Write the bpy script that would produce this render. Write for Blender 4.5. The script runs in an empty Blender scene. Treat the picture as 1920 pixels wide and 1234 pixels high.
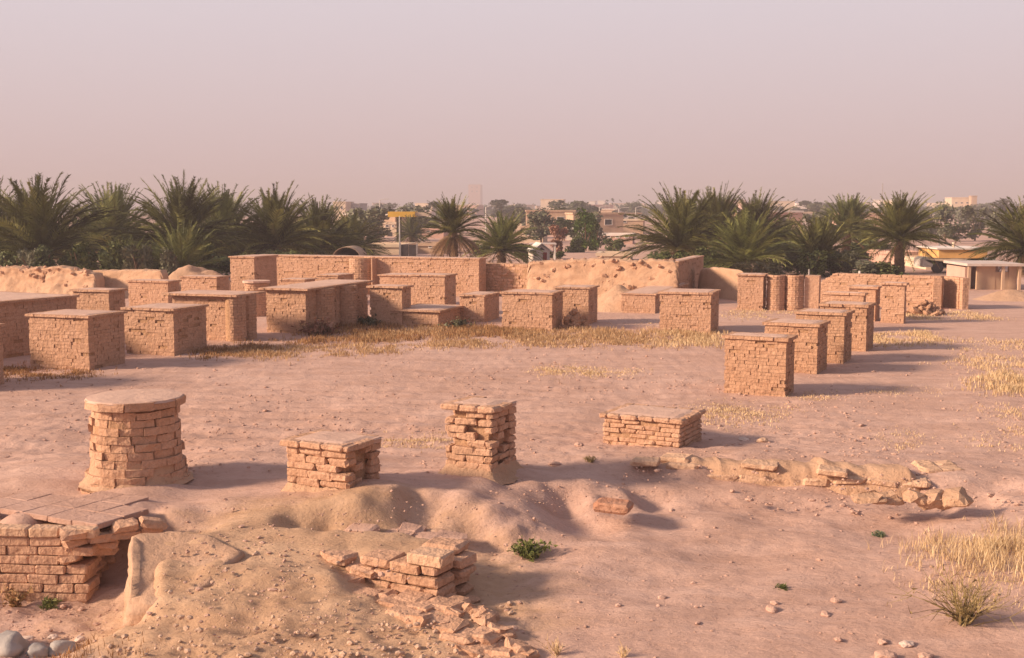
import bpy, math, random
import numpy as np
from mathutils import Vector, Matrix, noise as mnoise
R = math.radians
random.seed(7)
SC = bpy.context.scene
COL = SC.collection

# ------------------------------------------------------------------ camera
CAM_H = 3.7
F = 2200.0                      # focal length in photo pixels (photo 1920 x 1234)
HORIZON = 392.0
PITCH = math.atan((617 - HORIZON) / F)
cam_d = bpy.data.cameras.new('camera')
cam_d.sensor_width = 36; cam_d.sensor_fit = 'HORIZONTAL'
cam_d.lens = F / 1920 * 36
cam_d.clip_end = 9000; cam_d.clip_start = 0.1
cam = bpy.data.objects.new('camera', cam_d); COL.objects.link(cam)
cam.location = (0, 0, CAM_H)
cam.rotation_euler = (R(90) - PITCH, 0, 0)
SC.camera = cam
CP, SP = math.cos(PITCH), math.sin(PITCH)

# ------------------------------------------------------------------ world, sun, exposure
SUN_EL, SUN_DX, SUN_DY = R(23), -0.974, -0.225           # where the sun stands
w = bpy.data.worlds.new('World'); SC.world = w; w.use_nodes = True
nt = w.node_tree; nt.nodes.clear()
wo = nt.nodes.new('ShaderNodeOutputWorld'); bg = nt.nodes.new('ShaderNodeBackground')
sky = nt.nodes.new('ShaderNodeTexSky'); sky.sky_type = 'NISHITA'; sky.sun_disc = False
sky.sun_elevation = SUN_EL; sky.sun_rotation = math.atan2(SUN_DX, SUN_DY)
sky.dust_density = 6.0; sky.air_density = 1.0; sky.ozone_density = 1.0
dusty = nt.nodes.new('ShaderNodeMix'); dusty.data_type = 'RGBA'; dusty.blend_type = 'MIX'
dusty.inputs[0].default_value = 0.88
nt.links.new(sky.outputs[0], dusty.inputs[6])
# the dust veil of the sky itself: paler above the horizon, dimmed overhead to cut ambient light
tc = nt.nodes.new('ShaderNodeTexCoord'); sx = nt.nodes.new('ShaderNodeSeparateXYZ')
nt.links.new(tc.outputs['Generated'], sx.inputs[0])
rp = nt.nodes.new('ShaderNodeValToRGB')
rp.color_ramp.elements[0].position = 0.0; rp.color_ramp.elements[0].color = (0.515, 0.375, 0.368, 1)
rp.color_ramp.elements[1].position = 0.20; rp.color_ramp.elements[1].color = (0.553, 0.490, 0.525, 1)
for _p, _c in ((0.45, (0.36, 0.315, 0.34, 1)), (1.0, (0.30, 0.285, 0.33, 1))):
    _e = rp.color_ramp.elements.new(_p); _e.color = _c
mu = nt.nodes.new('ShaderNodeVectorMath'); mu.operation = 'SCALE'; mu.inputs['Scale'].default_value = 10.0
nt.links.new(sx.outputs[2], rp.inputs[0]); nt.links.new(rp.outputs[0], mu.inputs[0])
# sky dimmed outside the view, right and behind the camera, to deepen shaded sides
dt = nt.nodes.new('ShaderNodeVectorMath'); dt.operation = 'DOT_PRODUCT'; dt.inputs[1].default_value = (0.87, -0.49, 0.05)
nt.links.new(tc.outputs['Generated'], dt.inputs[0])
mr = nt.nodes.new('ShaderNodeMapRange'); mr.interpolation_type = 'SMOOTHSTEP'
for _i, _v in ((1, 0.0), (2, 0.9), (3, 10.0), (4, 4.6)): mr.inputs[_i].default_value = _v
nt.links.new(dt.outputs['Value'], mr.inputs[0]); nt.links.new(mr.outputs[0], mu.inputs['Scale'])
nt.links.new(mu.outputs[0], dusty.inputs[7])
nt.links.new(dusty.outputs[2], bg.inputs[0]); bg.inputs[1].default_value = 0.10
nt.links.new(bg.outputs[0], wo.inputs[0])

sd = bpy.data.lights.new('sun', 'SUN'); sd.energy = 5.0; sd.angle = R(9.0); sd.color = (1.0, 0.74, 0.50)
sun = bpy.data.objects.new('sun', sd); COL.objects.link(sun)
_l = math.hypot(SUN_DX, SUN_DY)
SUNV = Vector((SUN_DX / _l * math.cos(SUN_EL), SUN_DY / _l * math.cos(SUN_EL), math.sin(SUN_EL)))
sun.rotation_euler = (-SUNV).to_track_quat('-Z', 'Y').to_euler()
sun.location = SUNV * 60
SC.view_settings.view_transform = 'Standard'; SC.view_settings.look = 'None'
SC.view_settings.exposure = 0.55; SC.view_settings.gamma = 1.0; SC.view_settings.use_curve_mapping = False
try:
    SC.cycles.max_bounces = 6; SC.cycles.diffuse_bounces = 3; SC.cycles.volume_bounces = 0
    SC.cycles.transparent_max_bounces = 8
except Exception: pass

# ------------------------------------------------------------------ pixel <-> world
def ray(px, py):
    x = (px - 960) / F; y = (617 - py) / F
    return Vector((x, CP + y * SP, -SP + y * CP))
def G(px, py, z=0.0):
    d = ray(px, py); t = (z - CAM_H) / d.z
    return Vector((d.x * t, d.y * t, z))
def at(px, py, Y):
    d = ray(px, py); t = Y / d.y
    return Vector((d.x * t, Y, CAM_H + d.z * t))
def proj(p):
    z = p[2] - CAM_H
    fw = p[1] * CP - z * SP; up = p[1] * SP + z * CP
    return 960 + F * p[0] / fw, 617 - F * up / fw
def solve(fn, lo, hi):                       # fn is monotonic
    a = fn(lo)
    for _ in range(50):
        m = (lo + hi) / 2
        if (fn(m) > 0) == (a > 0): lo = m
        else: hi = m
    return (lo + hi) / 2

# ------------------------------------------------------------------ materials
def mat(name): 
    m = bpy.data.materials.new(name); m.use_nodes = True
    n = m.node_tree.nodes; b = n['Principled BSDF']
    return m, m.node_tree, n, b
def noise_node(nt, scale, detail=6, rough=0.6, vec=None, dist=0.0):
    n = nt.nodes.new('ShaderNodeTexNoise'); n.inputs['Scale'].default_value = scale
    n.inputs['Detail'].default_value = detail; n.inputs['Roughness'].default_value = rough
    n.inputs['Distortion'].default_value = dist
    if vec is not None: nt.links.new(vec, n.inputs['Vector'])
    return n
def ramp(nt, fac, stops):
    r = nt.nodes.new('ShaderNodeValToRGB'); e = r.color_ramp.elements
    while len(e) < len(stops): e.new(0.5)
    for i, (p, c) in enumerate(stops):
        e[i].position = p; e[i].color = (c if len(c) == 4 else (*c, 1))
    nt.links.new(fac, r.inputs[0]); return r
def mix(nt, blend, fac, a, b):
    m = nt.nodes.new('ShaderNodeMix'); m.data_type = 'RGBA'; m.blend_type = blend
    for s, v in ((0, fac), (6, a), (7, b)):
        if isinstance(v, (int, float)): m.inputs[s].default_value = v
        elif isinstance(v, tuple): m.inputs[s].default_value = (*v, 1)
        else: nt.links.new(v, m.inputs[s])
    return m.outputs[2]
def coords(nt, which='Object', scale=None):
    t = nt.nodes.new('ShaderNodeTexCoord'); o = t.outputs[which]
    if scale:
        mp = nt.nodes.new('ShaderNodeMapping'); mp.inputs['Scale'].default_value = scale
        nt.links.new(o, mp.inputs[0]); o = mp.outputs[0]
    return o
def bump(nt, b, h, strength, dist=0.02, prev=None):
    n = nt.nodes.new('ShaderNodeBump'); n.inputs['Strength'].default_value = strength
    n.inputs['Distance'].default_value = dist
    nt.links.new(h, n.inputs['Height'])
    if prev is not None: nt.links.new(prev, n.inputs['Normal'])
    nt.links.new(n.outputs[0], b.inputs['Normal']); return n.outputs[0]

def earth_material(name, lo, mid, hi, dark, bump_s=0.6, spk=0.35, stretch=None):
    m, nt, n, b = mat(name)
    v = coords(nt, 'Object')
    v2 = coords(nt, 'Object', stretch) if stretch else v
    big = noise_node(nt, 0.22, 5, 0.6, v); med = noise_node(nt, 1.7, 8, 0.68, v2); fine = noise_node(nt, 14, 8, 0.7, v2)
    c1 = ramp(nt, big.outputs[0], [(0.33, lo), (0.5, mid), (0.68, hi)]).outputs[0]
    c2 = ramp(nt, med.outputs[0], [(0.30, lo), (0.5, mid), (0.72, hi)]).outputs[0]
    c = mix(nt, 'MIX', 0.55, c1, c2)
    sp = ramp(nt, fine.outputs[0], [(0.30, (1, 1, 1)), (0.42, (0, 0, 0))]).outputs[0]
    k = mix(nt, 'MULTIPLY', 1.0, sp, (spk, spk, spk))
    if name == 'dusty_earth':
        # trampled streaks across the court and tan soil of the spoil mound
        st = noise_node(nt, 1.0, 7, 0.65, coords(nt, 'Object', (0.55, 2.6, 1)), 0.6)
        sk = ramp(nt, st.outputs[0], [(0.40, (1, 1, 1)), (0.56, (0, 0, 0))]).outputs[0]
        sk = mix(nt, 'MULTIPLY', 1.0, sk, (0.4, 0.4, 0.4))
        c = mix(nt, 'MIX', sk, c, (0.43, 0.265, 0.21))
        dn = nt.nodes.new('ShaderNodeVectorMath'); dn.operation = 'DISTANCE'
        mp = nt.nodes.new('ShaderNodeMapping'); mp.inputs['Location'].default_value = (1.35, -7.38, 0); mp.inputs['Scale'].default_value = (0.6, 0.6, 0)
        nt.links.new(v, mp.inputs[0]); nt.links.new(mp.outputs[0], dn.inputs[0]); dn.inputs[1].default_value = (0, 0, 0)
        ad = nt.nodes.new('ShaderNodeMath'); ad.operation = 'ADD'; nt.links.new(dn.outputs['Value'], ad.inputs[0]); nt.links.new(med.outputs[0], ad.inputs[1])
        mk = ramp(nt, ad.outputs[0], [(0.0, (1, 1, 1)), (0.62, (1, 1, 1)), (0.85, (0, 0, 0))])
        dv = nt.nodes.new('ShaderNodeMath'); dv.operation = 'MULTIPLY'; dv.inputs[1].default_value = 0.36
        nt.links.new(ad.outputs[0], dv.inputs[0]); nt.links.new(dv.outputs[0], mk.inputs[0])
        tan = mix(nt, 'MULTIPLY', 1.0, c, (0.98, 0.98, 0.80))
        c = mix(nt, 'MIX', mk.outputs[0], c, tan)
    c = mix(nt, 'MIX', k, c, dark)
    nt.links.new(c, b.inputs['Base Color']); b.inputs['Roughness'].default_value = 0.95
    b.inputs['Specular IOR Level'].default_value = 0.1
    p = bump(nt, b, med.outputs[0], bump_s * 0.7, 0.08)
    bump(nt, b, fine.outputs[0], bump_s, 0.02, p)
    return m

def brick_material(name, a, c, mud, mudf=0.45):
    m, nt, n, b = mat(name)
    g = nt.nodes.new('ShaderNodeNewGeometry'); v = coords(nt, 'Object')
    rnd = g.outputs['Random Per Island']
    base = ramp(nt, rnd, [(0.0, a), (0.55, tuple((x + y) / 2 for x, y in zip(a, c))), (1.0, c)]).outputs[0]
    big = noise_node(nt, 1.6, 6, 0.65, v); fine = noise_node(nt, 22, 7, 0.7, v); pit = noise_node(nt, 9, 4, 0.6, v)
    wash = ramp(nt, big.outputs[0], [(0.36, (0, 0, 0)), (0.56, (1, 1, 1))]).outputs[0]
    k = mix(nt, 'MULTIPLY', 1.0, wash, (mudf,) * 3)
    col = mix(nt, 'MIX', k, base, mud)
    tone = ramp(nt, fine.outputs[0], [(0.25, (0.66, 0.62, 0.60)), (0.55, (1, 1, 1)), (0.8, (1.12, 1.1, 1.08))]).outputs[0]
    col = mix(nt, 'MULTIPLY', 1.0, col, tone)
    nt.links.new(col, b.inputs['Base Color']); b.inputs['Roughness'].default_value = 0.95
    b.inputs['Specular IOR Level'].default_value = 0.08
    p = bump(nt, b, pit.outputs[0], 0.9, 0.05)
    bump(nt, b, fine.outputs[0], 0.6, 0.012, p)
    return m

def plain(name, col, rough=0.85, var=0.25, scale=3.0, metallic=0.0, spec=0.3):
    m, nt, n, b = mat(name)
    v = coords(nt, 'Object'); nz = noise_node(nt, scale, 5, 0.6, v)
    d = tuple(x * (1 - var) for x in col); u = tuple(min(1, x * (1 + var)) for x in col)
    c = ramp(nt, nz.outputs[0], [(0.3, d), (0.7, u)]).outputs[0]
    nt.links.new(c, b.inputs['Base Color']); b.inputs['Roughness'].default_value = rough
    b.inputs['Metallic'].default_value = metallic; b.inputs['Specular IOR Level'].default_value = spec
    return m
def leafy(name, a, bcol, c, trans=0.0, rough=0.6):
    m, nt, n, b = mat(name)
    if 'frond' in name: g = nt.nodes.new('ShaderNodeAttribute'); g.attribute_name = 'tone'; rnd = g.outputs['Fac']
    else: g = nt.nodes.new('ShaderNodeNewGeometry'); rnd = g.outputs['Random Per Island']
    col = ramp(nt, rnd, [(0.0, a), (0.55, bcol), (1.0, c)]).outputs[0]
    nt.links.new(col, b.inputs['Base Color']); b.inputs['Roughness'].default_value = rough
    b.inputs['Specular IOR Level'].default_value = 0.25
    if trans:
        t = nt.nodes.new('ShaderNodeBsdfTranslucent'); nt.links.new(col, t.inputs[0])
        ms = nt.nodes.new('ShaderNodeMixShader'); ms.inputs[0].default_value = trans
        nt.links.new(b.outputs[0], ms.inputs[1]); nt.links.new(t.outputs[0], ms.inputs[2])
        nt.links.new(ms.outputs[0], n['Material Output'].inputs[0])
    return m

M = {}
M['ground'] = earth_material('dusty_earth', (0.47, 0.292, 0.232), (0.585, 0.388, 0.328), (0.66, 0.462, 0.40), (0.27, 0.145, 0.10), 1.0, 0.75, (1, 1.8, 1))
M['brick'] = brick_material('mud_brick', (0.48, 0.285, 0.19), (0.58, 0.357, 0.25), (0.60, 0.378, 0.275), .75)
M['brick_pale'] = brick_material('pale_mud_brick', (0.58, 0.37, 0.25), (0.68, 0.46, 0.33), (0.63, 0.43, 0.32), .5)
M['brick_rust'] = brick_material('rusty_brick', (0.44, 0.20, 0.13), (0.50, 0.25, 0.165), (0.52, 0.33, 0.25), .5)
M['brick_red'] = brick_material('fired_brick', (0.42, 0.238, 0.157), (0.54, 0.328, 0.222), (0.54, 0.345, 0.245), 0.45)
M['mortar'] = brick_material('mud_mortar', (0.42, 0.25, 0.155), (0.46, 0.28, 0.18), (0.52, 0.33, 0.225))
M['plaster'] = earth_material('mud_plaster', (0.52, 0.345, 0.28), (0.61, 0.42, 0.35), (0.68, 0.48, 0.40), (0.36, 0.21, 0.15), 0.6, 0.45)
M['mudwall'] = earth_material('eroded_mud', (0.45, 0.275, 0.185), (0.54, 0.345, 0.24), (0.61, 0.41, 0.295), (0.26, 0.14, 0.085), 1.3, 0.8)
M['frond'] = leafy('palm_frond_green', (0.05, 0.045, 0.014), (0.115, 0.12, 0.034), (0.30, 0.285, 0.095), 0.15)
M['frond_pale'] = leafy('palm_frond_grey_green', (0.055, 0.065, 0.02), (0.15, 0.165, 0.05), (0.34, 0.345, 0.12), 0.15)
M['frond_dry'] = leafy('palm_frond_dry', (0.22, 0.12, 0.06), (0.36, 0.21, 0.12), (0.48, 0.31, 0.19), 0.1)
M['trunk'] = plain('palm_trunk', (0.16, 0.10, 0.065), 0.95, 0.4, 9)
M['leaf'] = leafy('broad_leaf', (0.04, 0.055, 0.018), (0.08, 0.095, 0.03), (0.145, 0.165, 0.055), 0.15)
M['leaf_bright'] = leafy('bright_leaf', (0.06, 0.10, 0.02), (0.10, 0.17, 0.035), (0.17, 0.25, 0.06), 0.15)
M['leaf_red'] = leafy('reddish_twigs', (0.20, 0.09, 0.06), (0.28, 0.14, 0.10), (0.34, 0.19, 0.14), 0.1)
M['leaf_grey'] = leafy('dusty_leaf', (0.085, 0.088, 0.055), (0.135, 0.135, 0.085), (0.19, 0.185, 0.12), 0.1)
M['grass'] = leafy('dry_grass_blade', (0.36, 0.21, 0.11), (0.54, 0.355, 0.20), (0.66, 0.49, 0.31), 0.2, 0.8)
M['grass_red'] = leafy('rusty_grass_blade', (0.24, 0.12, 0.06), (0.40, 0.22, 0.11), (0.56, 0.36, 0.18), 0.2, 0.8)
M['grass_pale'] = leafy('straw_blade', (0.50, 0.34, 0.20), (0.69, 0.51, 0.31), (0.78, 0.63, 0.42), 0.2, 0.8)
M['twig'] = leafy('dry_twig', (0.16, 0.11, 0.05), (0.28, 0.20, 0.09), (0.40, 0.31, 0.15), 0.1, 0.8)
M['weed'] = leafy('weed_leaf', (0.09, 0.11, 0.03), (0.17, 0.19, 0.06), (0.30, 0.31, 0.12), 0.15, 0.7)
M['stone_grey'] = earth_material('river_stone', (0.30, 0.27, 0.265), (0.38, 0.35, 0.345), (0.46, 0.42, 0.41), (0.2, 0.17, 0.16), 0.4, 0.4)
M['stone'] = earth_material('earth_clod', (0.42, 0.265, 0.21), (0.52, 0.34, 0.28), (0.60, 0.41, 0.35), (0.28, 0.16, 0.11), 0.6, 0.4)
M['mound_clod'] = earth_material('mound_clod', (0.46, 0.31, 0.23), (0.56, 0.39, 0.30), (0.63, 0.46, 0.36), (0.32, 0.2, 0.14), 0.6, 0.4)
M['mound'] = earth_material('mound_earth', (0.44, 0.275, 0.19), (0.54, 0.355, 0.26), (0.60, 0.42, 0.315), (0.28, 0.16, 0.10), 1.0, 0.7)
M['weed_blue'] = leafy('bluish_weed', (0.10, 0.14, 0.09), (0.17, 0.22, 0.15), (0.26, 0.30, 0.21), 0.1, 0.8)
M['door_red'] = plain('red_door', (0.30, 0.06, 0.05), 0.6, 0.15, 3)
M['pale_stone'] = plain('pale_stone', (0.62, 0.48, 0.42), 0.9, 0.2, 8)
M['cream'] = plain('cream_render', (0.66, 0.52, 0.40), 0.9, 0.12, 0.6)
M['white'] = plain('white_render', (0.76, 0.68, 0.64), 0.9, 0.1, 0.6)
M['tan'] = plain('tan_brick_render', (0.52, 0.36, 0.26), 0.9, 0.18, 0.8)
M['pink'] = plain('pink_render', (0.56, 0.36, 0.30), 0.9, 0.15, 0.8)
M['grey'] = plain('grey_concrete', (0.34, 0.31, 0.32), 0.9, 0.2, 0.5)
M['orange'] = plain('ochre_roof', (0.66, 0.38, 0.15), 0.8, 0.15, 1.2)
M['yellow'] = plain('yellow_fascia', (0.78, 0.46, 0.06), 0.6, 0.08, 0.6)
M['glass'] = plain('dark_window', (0.05, 0.045, 0.05), 0.25, 0.2, 2, 0, 0.5)
M['dark'] = plain('dark_metal', (0.06, 0.05, 0.055), 0.6, 0.3, 2)
M['pole'] = plain('galvanised_pole', (0.62, 0.58, 0.56), 0.6, 0.1, 2)
M['wood'] = plain('weathered_wood', (0.20, 0.14, 0.12), 0.9, 0.35, 5)
M['sheet'] = plain('corrugated_sheet', (0.60, 0.50, 0.46), 0.6, 0.15, 2)

# ------------------------------------------------------------------ mesh helpers
class MB:
    def __init__(s): s.v = []; s.f = []; s.mi = []; s.cur = 0; s.tone = None; s.tl = []
    def add(s, vs, fs):
        o = len(s.v); s.v += [tuple(x) for x in vs]
        s.f += [tuple(i + o for i in q) for q in fs]; s.mi += [s.cur] * len(fs)
        if s.tone is not None: s.tl += [s.tone] * len(vs)
    def box(s, lo, hi, jit=0.0, rot=None, org=None):
        x0, y0, z0 = lo; x1, y1, z1 = hi
        vs = [Vector((x, y, z)) for z in (z0, z1) for y in (y0, y1) for x in (x0, x1)]
        if jit: vs = [v + Vector((random.uniform(-jit, jit), random.uniform(-jit, jit), random.uniform(-jit, jit) * .6)) for v in vs]
        if rot is not None: vs = [rot @ (v - org) + org for v in vs]
        s.add(vs, [(0, 2, 3, 1), (4, 5, 7, 6), (0, 1, 5, 4), (2, 6, 7, 3), (0, 4, 6, 2), (1, 3, 7, 5)])
    def worn(s, c, size, ax=0.0, jit=0.006, bev=0.012, tilt=None):
        """a brick with worn, rounded edges centred on c"""
        hx, hy, hz = (a / 2 for a in size); vs = []
        bx, by, bz = min(bev * 1.5, hx * .3), min(bev, hy * .3), min(bev, hz * .35)
        for X in (-1, 1):
            for Y in (-1, 1):
                for Z in (-1, 1):
                    e = random.uniform(0.4, 1.9)
                    vs += [Vector((X * hx, Y * (hy - by * e), Z * (hz - bz * e))), Vector((X * (hx - bx * e), Y * hy, Z * (hz - bz * e))), Vector((X * (hx - bx * e), Y * (hy - by * e), Z * hz))]
        m = Matrix.Rotation(ax, 3, 'Z')
        if tilt: m = m @ Matrix.Rotation(tilt[0], 3, 'X') @ Matrix.Rotation(tilt[1], 3, 'Y')
        vs = [m @ (v + Vector([random.uniform(-jit, jit) for _ in range(3)])) + Vector(c) for v in vs]
        I = lambda X, Y, Z, k: ((X > 0) * 4 + (Y > 0) * 2 + (Z > 0)) * 3 + k
        fs = []
        for X in (-1, 1): fs.append([I(X, -1, -1, 0), I(X, 1, -1, 0), I(X, 1, 1, 0), I(X, -1, 1, 0)][::X])
        for Y in (-1, 1): fs.append([I(-1, Y, -1, 1), I(-1, Y, 1, 1), I(1, Y, 1, 1), I(1, Y, -1, 1)][::Y])
        for Z in (-1, 1): fs.append([I(-1, -1, Z, 2), I(1, -1, Z, 2), I(1, 1, Z, 2), I(-1, 1, Z, 2)][::Z])
        for X in (-1, 1):
            for Y in (-1, 1): fs.append([I(X, Y, -1, 0), I(X, Y, -1, 1), I(X, Y, 1, 1), I(X, Y, 1, 0)][::X * Y])
            for Z in (-1, 1): fs.append([I(X, -1, Z, 0), I(X, 1, Z, 0), I(X, 1, Z, 2), I(X, -1, Z, 2)][::X * Z])
        for Y in (-1, 1):
            for Z in (-1, 1): fs.append([I(-1, Y, Z, 1), I(-1, Y, Z, 2), I(1, Y, Z, 2), I(1, Y, Z, 1)][::Y * Z])
        for X in (-1, 1):
            for Y in (-1, 1):
                for Z in (-1, 1): fs.append([I(X, Y, Z, 0), I(X, Y, Z, 1), I(X, Y, Z, 2)][::X * Y * Z])
        s.add(vs, fs)
    def tube(s, pts, r0, r1, n=6):
        rings = []; N = len(pts)
        for i, p in enumerate(pts):
            p = Vector(p); t = (Vector(pts[min(i + 1, N - 1)]) - Vector(pts[max(i - 1, 0)])).normalized()
            a = t.orthogonal().normalized(); b = t.cross(a); r = r0 + (r1 - r0) * i / max(1, N - 1)
            rings.append([p + a * math.cos(2 * math.pi * k / n) * r + b * math.sin(2 * math.pi * k / n) * r for k in range(n)])
        vs = [v for q in rings for v in q]; fs = []
        for i in range(N - 1):
            for k in range(n): fs.append((i * n + k, i * n + (k + 1) % n, (i + 1) * n + (k + 1) % n, (i + 1) * n + k))
        fs.append(tuple(range(n))[::-1]); fs.append(tuple((N - 1) * n + k for k in range(n)))
        s.add(vs, fs)
    def rock(s, c, r, seed=None, squash=0.65, rot=0.0, n=1):
        vs, fs = ICO[n]; rx, ry, rz = (r, r, r * squash) if isinstance(r, (int, float)) else r
        off = Vector((random.uniform(-50, 50), random.uniform(-50, 50), random.uniform(-50, 50)))
        ca, sa = math.cos(rot), math.sin(rot); out = []
        for v in vs:
            k = 1 + 0.38 * mnoise.noise(v * 1.3 + off) + 0.16 * mnoise.noise(v * 3.1 + off)
            x, y, z = v.x * rx * k, v.y * ry * k, v.z * rz * k
            out.append((c[0] + x * ca - y * sa, c[1] + x * sa + y * ca, c[2] + z))
        s.add(out, fs)
    def build(s, name, m, parent=None, loc=None, rotz=0.0, smooth=False):
        me = bpy.data.meshes.new(name); me.from_pydata(s.v, [], s.f)
        for x in (m if isinstance(m, (list, tuple)) else [m]): me.materials.append(x)
        if isinstance(m, (list, tuple)): me.polygons.foreach_set('material_index', s.mi)
        if smooth: me.polygons.foreach_set('use_smooth', [True] * len(s.f))
        if s.tl: me.attributes.new('tone', 'FLOAT', 'POINT').data.foreach_set('value', s.tl)
        me.update()
        o = bpy.data.objects.new(name, me); COL.objects.link(o)
        if parent: o.parent = parent
        if loc is not None: o.location = loc
        o.rotation_euler.z = rotz
        return o
def _ico():
    import bmesh
    d = {}
    for n in (1, 2, 3):
        bm = bmesh.new(); bmesh.ops.create_icosphere(bm, subdivisions=n, radius=1)
        bm.verts.ensure_lookup_table()
        d[n] = ([v.co.copy() for v in bm.verts], [tuple(v.index for v in f.verts) for f in bm.faces]); bm.free()
    return d
ICO = _ico()
def tag(o, label=None, cat=None, group=None, kind=None):
    if label: o['label'] = label
    if cat: o['category'] = cat
    if group: o['group'] = group
    if kind: o['kind'] = kind
    return o
def thing(name, label, cat, loc=(0, 0, 0), rz=0.0, group=None):
    o = bpy.data.objects.new(name, None); COL.objects.link(o); o.empty_display_size = 0.2
    o.location = loc; o.rotation_euler.z = rz
    return tag(o, label, cat, group)
def copy_thing(o, label=None):
    c = o.copy(); COL.objects.link(c)
    for ch in o.children:
        k = ch.copy(); COL.objects.link(k); k.parent = c
        for g in ch.children:
            q = g.copy(); COL.objects.link(q); q.parent = k
    if label: c['label'] = label
    return c

# ------------------------------------------------------------------ terrain
CTRL = """
-300 965 0;-150 960 0;50 960 0;150 950 0;250 942 0;330 950 -.02;440 935 0;520 935 .0;-200 900 0;100 880 0;260 910 .02;450 860 0;700 860 0
900 850 0;1000 840 0;1100 850 0;1250 850 0;1400 850 0;1600 860 0;1800 880 0;1950 900 -.03;2200 900 -.03
-200 780 0;100 780 0;400 780 0;700 780 0;1000 780 0;1300 780 0;1600 780 0;1900 780 0;2200 780 0
-200 700 0;200 700 0;600 700 0;1000 700 0;1400 700 0;1800 700 0;2200 700 0
545 945 0;610 938 .04
840 890 .05;900 898 .1;955 880 .06;1000 898 .04;960 915 -.05;1010 930 -.16;1060 950 -.32;940 935 -.05;1050 900 -.02;1090 900 -.03;1120 925 -.12
1160 918 -.1;1150 968 -.42;1220 960 -.42;1060 975 -.45
1200 862 0;1300 866 0;1450 868 0;1600 873 0;1780 888 0;1230 905 -.17;1350 912 -.21;1450 915 -.23;1600 940 -.30;1750 966 -.36;1350 960 -.36;1500 965 -.38;1850 955 -.30;1900 930 -.14;1950 960 -.2
1000 1050 -.47;1100 1000 -.46;1250 1000 -.44;1450 980 -.42;1200 1100 -.47;1400 1060 -.45;1650 1000 -.43;1850 1030 -.38;1950 1020 -.34;1900 1150 -.42;1650 1130 -.46;1450 1160 -.48;1050 1200 -.5;1300 1240 -.5;1600 1240 -.5;1900 1240 -.48;1100 1400 -.5;1500 1400 -.5;1900 1400 -.5;2100 1150 -.4
910 1110 -.49;860 1075 -.47
300 1008 .0;380 1000 .02
300 1050 -.08;400 1060 -.1;500 1060 -.1;620 1060 -.08;260 1110 -.3;350 1120 -.28;450 1130 -.3;560 1130 -.3;650 1120 -.28
250 1170 -.45;320 1190 -.48;450 1200 -.48;560 1200 -.46;660 1180 -.42
740 1200 -.46;985 1225 -.54
210 1234 -.58;140 1225 -.92;350 1250 -.6;550 1250 -.58;750 1250 -.56;900 1250 -.54;350 1400 -.75;700 1400 -.7
196 1150 -.9;120 1150 -.92;50 1150 -.92;-60 1150 -.92;0 1200 -.95;100 1230 -.95;0 1300 -.97;-200 1200 -.95;-250 1300 -.95;140 1190 -.9;160 1110 -.92
30 1135 -.9;-100 1130 -.9;120 1128 -.88
228 1036 -.03 .40 -.03;227 1060 -.07 .42 -.07;226 1085 -.14 .42 -.14;224 1112 -.24 .42 -.24
228 1030 -.03 .06 -.85;227 1060 -.07 .06 -.86;226 1085 -.14 .06 -.88;222 1112 -.24 .06 -.88;228 1045 -.05 .06 -.86;225 1098 -.2 .06 -.88
300 1017 -.24;340 997 -.12
"""
DEPTH = """
520 14.3 .03;580 14.4 .06;640 14.5 .17;690 14.6 .25;730 14.6 .28;740 14.75 .25;800 14.9 .13;865 14.8 .11;915 14.5 .01;766 14.5 -.2;772 14.25 -.36;768 14.65 -.05;600 14.4 .11;665 14.35 .18;715 14.4 .24;950 14.2 -.2;975 13.9 -.38
620 14.8 .12;680 14.95 .19;720 15.15 .16;800 15.4 .06;880 15.3 .08;560 14.7 .04
540 13.95 -.25;600 14.0 -.38;660 14.0 -.27;760 14.05 -.3;700 14.0 -.24;800 14.05 -.29;850 14.0 -.33;720 14.35 -.30;780 14.4 -.32;890 14.1 -.48;930 13.9 -.48
620 13.7 -.38;700 13.8 -.46;780 13.8 -.48;860 13.7 -.5;920 13.5 -.5;480 13.8 -.04;500 14.1 .0
430 13.5 .0;500 13.35 .0;560 13.3 .02;620 13.25 .02;680 13.2 .02;740 13.2 .0;800 13.1 -.02
150 13.4 -.92;190 13.4 -.92;216 13.4 -.9;170 13.0 -.93;206 13.0 -.92;185 13.75 -.85;218 13.7 -.78;244 13.55 -.5;214 12.5 -.93;170 12.5 -.94
300 12.95 -.02;400 12.9 -.04;500 12.9 -.04;600 12.85 -.05;700 12.75 -.04;780 12.75 -.06
820 12.1 -.44;740 12.15 -.42;680 12.25 -.38;640 12.3 -.3
760 11.9 -.36;830 11.8 -.37;880 11.6 -.40;940 11.25 -.46;900 12.15 -.53;950 11.8 -.54;1000 11.35 -.55;880 12.6 -.5
"""
_pts = []
for t in DEPTH.replace('\n', ';').split(';'):
    if t.strip():
        a, b, c = map(float, t.split()); _pts.append(((a - 960) / F * b, b, c))
for t in CTRL.replace('\n', ';').split(';'):
    if t.strip():
        q = list(map(float, t.split())); p = G(*q[:3]); _pts.append((p.x + (q[3] if len(q) > 3 else 0), p.y, q[-1]))
CT = np.array(_pts)
def base_h(xs, ys):
    xs = np.asarray(xs, float).ravel(); ys = np.asarray(ys, float).ravel(); out = np.zeros(len(xs))
    for i in range(0, len(xs), 20000):                            # smooth weighted mean of the levelled points
        d2 = (xs[i:i + 20000, None] - CT[None, :, 0]) ** 2 + (ys[i:i + 20000, None] - CT[None, :, 1]) ** 2
        w_ = 1 / (d2 + .03) ** 1.9
        out[i:i + 20000] = (w_ @ CT[:, 2]) / w_.sum(1)
    k = np.clip((27 - ys) / 6, 0, 1) * np.clip((16 - np.abs(xs)) / 5, 0, 1)
    return out * k * k * (3 - 2 * k)
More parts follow.
